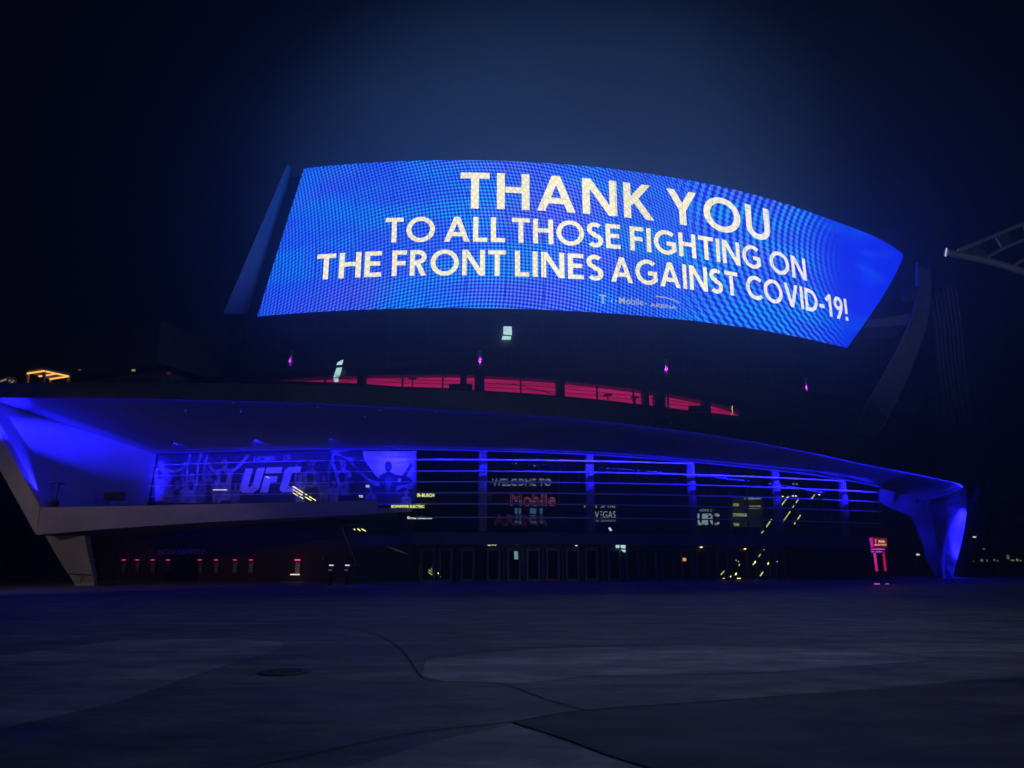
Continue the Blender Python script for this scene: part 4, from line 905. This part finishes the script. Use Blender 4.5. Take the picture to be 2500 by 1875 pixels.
# ------------------------------------------------------------------ blade and beams right of the screen
bl = [(2240, 640), (2240, 712), (2233, 755), (2222, 785), (2198, 840), (2163, 905), (2132, 958), (2110, 1000), (2090, 1060)]
br_ = [(2270, 645), (2270, 720), (2263, 780), (2248, 835), (2222, 905), (2196, 962), (2172, 1010), (2155, 1040), (2134, 1067)]
bY = [88, 87, 86, 85.3, 84.2, 83, 82, 81.3, 80.3]
blade = empty("steel_buttress", PY(2112, 1064, 80.3), "tall curved dark steel buttress standing right of the blue screen", "buttress")
A_ = spline([PY(x, y, Y) for (x, y), Y in zip(bl, bY)], 5); B_ = spline([PY(x, y, Y) for (x, y), Y in zip(br_, bY)], 5)
bk = Vector((.25, 1.0, 0))
mb = MB(); mb.sweep([[a, b, b + bk, a + bk] for a, b in zip(A_, B_)]); mb.build("body", mat("blade_metal", (.5, .5, .56), .6, .1, var=.2), blade)
for E_ in (A_, B_):
    mb = MB(); mb.sweep([[p + Vector((-.06, -.16, 0)), p + Vector((.06, -.16, 0)), p + Vector((.06, .02, 0)), p + Vector((-.06, .02, 0))] for p in E_]); mb.build("edge_trim", 'pale', blade)
mb = MB()
for k in range(10):
    t = .80 + k*.021; i = t*(len(A_)-1); j = int(i); a = A_[j].lerp(A_[min(j+1, len(A_)-1)], i-j); b = B_[j].lerp(B_[min(j+1, len(B_)-1)], i-j); mb.bar(a - Vector((0, .05, 0)), b - Vector((0, .05, 0)), .06, .08)
mb.build("rungs", 'steel', blade)
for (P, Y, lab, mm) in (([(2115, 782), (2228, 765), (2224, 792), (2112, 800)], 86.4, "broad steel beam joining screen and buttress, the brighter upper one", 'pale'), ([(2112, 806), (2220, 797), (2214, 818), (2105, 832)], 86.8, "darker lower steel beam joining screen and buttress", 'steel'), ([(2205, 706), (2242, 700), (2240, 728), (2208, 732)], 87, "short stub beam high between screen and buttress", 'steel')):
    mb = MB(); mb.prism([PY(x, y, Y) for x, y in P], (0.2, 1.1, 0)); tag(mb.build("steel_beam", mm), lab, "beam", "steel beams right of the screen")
for k in range(7):
    x0 = 2282 + k*8; P_ = spline([PY(x0-10+k*1, 690 - k*8+40, 95), PY(x0+k*2, 790, 95), PY(x0+10+k*2, 900, 94), PY(x0+26+k*3, 1035 - (k % 3)*18, 93)], 5)
    mb = MB(); mb.sweep([[p + Vector((-.12, -.3, 0)), p + Vector((.12, -.3, 0)), p + Vector((.12, .3, 0)), p + Vector((-.12, .3, 0))] for p in P_]); tag(mb.build("cladding_fin", 'pale'), "slender curved vertical fin wrapping the dark right flank of the bowl", "fin", "fins on the bowl's right flank")
# white truss of the neighbouring canopy, entering from the right
tr = empty("steel_truss", PY(2480, 640, 66) , "pale steel truss tip reaching in at the right above the plaza", "truss")
TY = 66
def tp(pts): return spline([PY(x, y, TY) for x, y in pts], 4)
for nm, pts, r in (("bottom_chord", [(2308, 616), (2350, 624), (2400, 634), (2450, 648), (2500, 664), (2600, 700), (2800, 790)], .33), ("top_chord", [(2340, 612), (2420, 578), (2500, 545), (2600, 505), (2800, 425)], .20), ("middle_chord", [(2405, 630), (2450, 606), (2500, 585), (2600, 545), (2800, 465)], .17), ("inner_chord", [(2475, 655), (2500, 633), (2600, 592), (2800, 510)], .15)):
    mb = MB(); mb.tube(tp(pts), r, 10); mb.build(nm, 'pale', tr, True)
mb = MB(); mb.prism(PYs([(2335, 614), (2400, 585), (2395, 606), (2420, 625), (2402, 634), (2350, 624)], TY), (0, .25, 0)); mb.prism(PYs([(2430, 576), (2458, 564), (2470, 588), (2480, 596), (2450, 610), (2440, 590)], TY), (0, .25, 0)); mb.prism(PYs([(2500, 548), (2520, 538), (2540, 570), (2510, 582)], TY), (0, .25, 0)); mb.build("gusset_plate", 'steel', tr)
mb = MB(); mb.bar(PY(2308, 626, TY-.4), PY(2311, 606, TY-.4), .09); mb.build("end_light", emis("end_light", (.6, .62, .95), 1.1), tr)
mb = MB(); mb.bar(PY(2800, 425, TY), PY(2800, 800, TY), .6); q = PY(2800, 800, TY); mb.bar(q, Vector((q.x, q.y, 0)), .8); mb.build("mast", 'pale', tr)
# ------------------------------------------------------------------ pergolas on the left roof
def pergola(cn, zt, label, m, led_edges, post=4.0, wd=.10):
    P = [PZ(x, y, zt) for x, y in cn]; e = empty("pergola", (sum(p.x for p in P)/4, sum(p.y for p in P)/4, zt-post), label, "pergola", "pergolas on the left roof")
    for i in range(4):
        mb = MB(); mb.bar(P[i], P[(i+1) % 4], .16, .26); mb.build("roof_beam", 'pale', e)
        mb = MB(); mb.bar(P[i], P[i] - Vector((0, 0, post)), .18); mb.build("post", 'pale', e)
        if i in led_edges: mb = MB(); d = Vector((0, -.12, -.16)); mb.bar(P[i] + d, P[(i+1) % 4] + d, wd); mb.build("led_line", m, e)
    a, b = P[0].lerp(P[3], .5), P[1].lerp(P[2], .5); mb = MB(); mb.bar(a, b, .12, .2); mb.build("rafter", 'pale', e)
    mb = MB(); d = Vector((0, -.1, -.16)); mb.bar(a + d, b + d, wd*.9); mb.build("led_line", m, e); return e
pergola([(70, 908), (110, 902), (170, 915), (125, 922)], 16.6, "pergola outlined in glowing orange light on the left roof", 'orange', (0, 1, 2), 2.6)
pergola([(4, 927), (18, 922.5), (37, 926), (30, 931)], 16.2, "smaller dim pergola at the far left roof edge", emis("dim_warm_led", (.5, .36, .30), .6), (0, 2), 2.2, .09)
dotlight(326, 904, "dim yellowish lamp on the left roof beneath the bowl", m=emis("roof_lamp", (.40, .42, .15), .8), R=86, wd=.32, ht=.18, grp=None, name="wall_lamp")
dotlight(412, 911, "faint red light on the left roof", m=emis("red_dim", (.30, .02, .02), .35), R=86, wd=.4, ht=.2, grp=None, name="wall_lamp")
dotlight(194, 903, "tiny greyish light between pergola and yellowish lamp", m=emis("grey_dim", (.3, .3, .32), .4), R=86, wd=.3, ht=.06, grp=None, name="wall_lamp")
# bollards / turnstile columns before the slanted glass
for x, lab in ((809, "left one of two posts with a white light under the slanted glass"), (848, "right one of two posts with a white light under the slanted glass")):
    p = PY(x, 1380, 54.5); e = empty("light_post", (p.x, p.y, 0), lab, "light post", "two light posts by the box office")
    mb = MB(); mb.tube([(p.x, p.y, 0), (p.x, p.y, p.z-.1)], .11, 12, .09); mb.build("post", 'dark', e, True)
    mb = MB(); mb.box((p.x, p.y, p.z), (.28, 0, 0), (0, .2, 0), (0, 0, .07)); mb.build("lamp_head", 'white', e)
    mb = MB(); mb.box((p.x-.05, p.y-.1, p.z-.34), (.24, 0, 0), (0, .05, 0), (0, 0, .10)); mb.build("sign_plate", emis("plate_lilac", (.12, .12, .3), .5), e)
# ------------------------------------------------------------------ kiosk sign at right
KY = 55; kb = PY(2145, 1419, KY)
ks = empty("pylon_sign", (kb.x, kb.y, 0), "pink lit two legged pylon sign with a red lettered head", "pylon sign")
mb = MB(); mb.prism(PYs([(2124, 1313), (2130, 1312), (2133, 1336), (2128, 1337)], KY-.1), (0, .12, 0)); mb.build("side_light", emis("side_magenta", (.55, .02, .50), .9), ks)
mb = MB(); mb.prism(PYs([(2133, 1312), (2165, 1314), (2166, 1336), (2135, 1336)], KY), (0, .22, 0)); mb.build("head", emis("head_red", (.22, .006, .025), .8, .2, 3), ks)
KF = emis("kiosk_letters", (1, .62, .35), 1.1)
mb = MB()
for tx, a, b, y0, y1 in (("T", 2136, 2140, 1317, 1325), ("Mobile", 2145, 2160, 1318, 1325), ("SERVICE", 2135, 2149, 1328, 1332), ("CENTER", 2150, 2164, 1328, 1332)): text_on(mb, lambda q, r, c: PY(q, r, KY-.03), tx, a, b, y1, y0, bold=.03)
mb.build("lettering", KF, ks)
mb = MB()
for a, b, y in ((2127, 2134, 1347), (2139, 2152, 1347), (2127, 2160, 1341), (2139, 2151, 1340)): mb.bar(PY(a, y, KY-.1), PY(b, y, KY-.1), .06)
mb.build("shelf_light", emis('shelf_pink', (.8, .1, .7), 1), ks)
mb = MB(); mb.prism(PYs([(2128, 1339), (2160, 1339), (2160, 1350), (2129, 1350)], KY+.1), (0, .2, 0)); mb.build("shelf", emis('shelf_dim', (.10, .005, .11), .8), ks)
for (x0, x1, m_) in ((2135, 2141, 'magenta'), (2157, 2162, 'crimson')):
    a, b = PY(x0, 1350, KY), PY(x1, 1394, KY); mb = MB(); mb.bar(a, b, .13); mb.build("leg", m_, ks)
    mb = MB(); mb.bar(b, Vector((b.x+.12, b.y, 0)), .15); mb.build("leg_foot", 'black', ks)
for x, m_ in ((2140, emis("foot_magenta", (.7, .12, .8), 1)), (2165, emis("foot_grey", (.3, .25, .35), .7))):
    mb = MB(); p = PY(x, 1417, KY-.4); mb.box((p.x, p.y, .05), (.34 if x < 2150 else .2, 0, 0), (0, .15, 0), (0, 0, .07)); mb.build("base_light", m_, ks)
lamp('POINT', PY(2146, 1345, KY-.8), None, 8, (1, .05, .6), .1, name="lamp", parent=ks)
# ------------------------------------------------------------------ far right: lamps, low building, trees
def far_lamp(x, y, Y, label, m='white', r=.12):
    p = PY(x, y, Y); e = empty("street_lamp", (p.x, p.y, 0), label, "street lamp", "far lamps at right")
    mb = MB(); mb.tube([(p.x, p.y, 0), (p.x, p.y, p.z-.1)], .08, 8, .05); mb.build("pole", 'dark', e)
    mb = MB(); mb.box(p, (r*2, 0, 0), (0, r*2, 0), (0, 0, r*1.4)); mb.build("lamp_head", m, e)
far_lamp(2379, 1311, 120, "far street lamp just right of the blue pier", r=.17); far_lamp(2241, 1354, 100, "far lamp between pylon sign and blue pier", r=.15)
far_lamp(2402, 1340, 130, "faint far lamp below the far street lamp", m=emis("dim_white", (.3, .3, .3), .7), r=.12)
lb = empty("low_building", (95, 150, 0), "far low dark building with a row of tiny warm windows", "building")
x0, x1 = PY(2372, 1372, 150).x, PY(2760, 1372, 150).x
mb = MB(); mb.box(((x0+x1)/2, 154, 2.2), (x1-x0, 0, 0), (0, 7, 0), (0, 0, 4.4)); mb.build("wall", 'black', lb)
mb = MB(); mb.box(((x0+x1)/2, 154, 4.5), (x1-x0+1, 0, 0), (0, 8, 0), (0, 0, .25)); mb.build("roof", 'black', lb)
wm_ = emis("far_window", (.45, .34, .18), .55, .5, 1); 
for x, y, wx, hy in ((2397, 1368, 6, 6), (2410, 1369, 2, 6), (2419, 1358, 3, 8), (2425, 1367, 9, 5), (2461, 1360, 5, 10), (2472, 1368, 8, 4), (2484, 1367, 5, 6), (2492, 1369, 4, 3), (2377, 1370, 2, 3), (2436, 1369, 2, 4)):
    p = PY(x, y, 150.4); mb = MB(); s_ = 150/FPX; mb.box((p.x, 150.42, p.z), (wx*s_, 0, 0), (0, .1, 0), (0, 0, hy*s_)); mb.build("window", wm_, lb)
def tree(x, Y, H, R_, label, n=900):
    p = PY(x, 1372, Y); e = empty("tree", (p.x, p.y, 0), label, "tree", "dark trees beyond the plaza")
    rnd = random.Random(x); tp_ = Vector((p.x + .3, p.y, H*.55)); mb = MB(); mb.tube([(p.x, p.y, 0), (p.x+.1, p.y, H*.3), tp_], .28, 9, .12)
    cl_ = [tp_ + Vector((rnd.uniform(-1, 1)*R_*.75, rnd.uniform(-1, 1)*R_*.75, rnd.uniform(-.25, 1)*H*.32)) for _ in range(15)]
    for c in cl_[:7]: mb.tube([Vector((p.x+.1, p.y, H*.33)), (tp_ + c)/2, c], .09, 6, .03)
    mb.build("trunk", 'bark', e)
    mb = MB()
    for c in cl_:
        rr = R_*rnd.uniform(.3, .5)
        for _ in range(n//15):
            d = Vector((rnd.gauss(0, 1), rnd.gauss(0, 1), rnd.gauss(0, .8))).normalized()*rr*rnd.random()**.4; q = c + d
            a = Vector((rnd.gauss(0, 1), rnd.gauss(0, 1), rnd.gauss(0, 1))).normalized()*.22; b = a.cross(Vector((rnd.random(), rnd.random(), rnd.random()))).normalized()*.16; mb.quad(q-a, q+b, q+a, q-b)
    mb.build("crown", 'leaf', e)
tree(2420, 95, 13, 5, "tallest dark tree right of the blue pier"); tree(2540, 88, 11, 4.5, "dark tree at the far right edge"); tree(2370, 125, 11, 4, "small dark tree behind the blue pier")
tree(20, 92, 8, 3.2, "dark tree at the far left beyond the concrete leg")
# ------------------------------------------------------------------ plaza lamps out of frame, one added to brighten the truss
def plaza_lamp(x, y, zt, energy, col, label, to, ang=90):
    e = empty("plaza_lamp", (x, y, 0), label, "street lamp", "plaza lamps near the viewer")
    mb = MB(); mb.tube([(x, y, 0), (x, y, zt)], .10, 12, .06); mb.build("pole", 'dark', e, True)
    mb = MB(); mb.box((x, y, zt+.08), (.5, 0, 0), (0, .5, 0), (0, 0, .12)); mb.build("lamp_head", 'black', e)
    lamp('SPOT', (x, y+.3, zt-.05), to, energy, col, .15, ang, .8, "lamp", e)
plaza_lamp(-34, 14, 8, 6800, (1, .70, .60), "tall dark plaza lamp at the left, beyond the frame", (-27, 50, 2.6), 34)
plaza_lamp(46, 26, 9, 5200, (.66, .70, 1), "added lamp at the right beyond the frame, turned up at the truss", (48, 72, 32), 40)  # unseen lamp added to lift the dark truss and buttress
plaza_lamp(26, -8, 10, 8800, (.62, .66, 1), "tall dark plaza lamp behind the viewer at the right", (5, 19, 0), 60)
# ------------------------------------------------------------------ haze
hz = MB(); hz.box((0, 165, 29), (500, 0, 0), (0, 480, 0), (0, 0, 60)); hm = bpy.data.materials.new("haze_air"); ht = nodes(hm); ht.nodes.clear()
ho = ht.nodes.new("ShaderNodeOutputMaterial"); hv = ht.nodes.new("ShaderNodeVolumePrincipled"); hv.inputs['Density'].default_value = HAZE
hv.inputs['Color'].default_value = (.42, .62, .98, 1); hv.inputs['Anisotropy'].default_value = .78; ht.links.new(hv.outputs[0], ho.inputs['Volume'])
if HAZE > 0: tag(hz.build("haze", hm), kind='stuff')
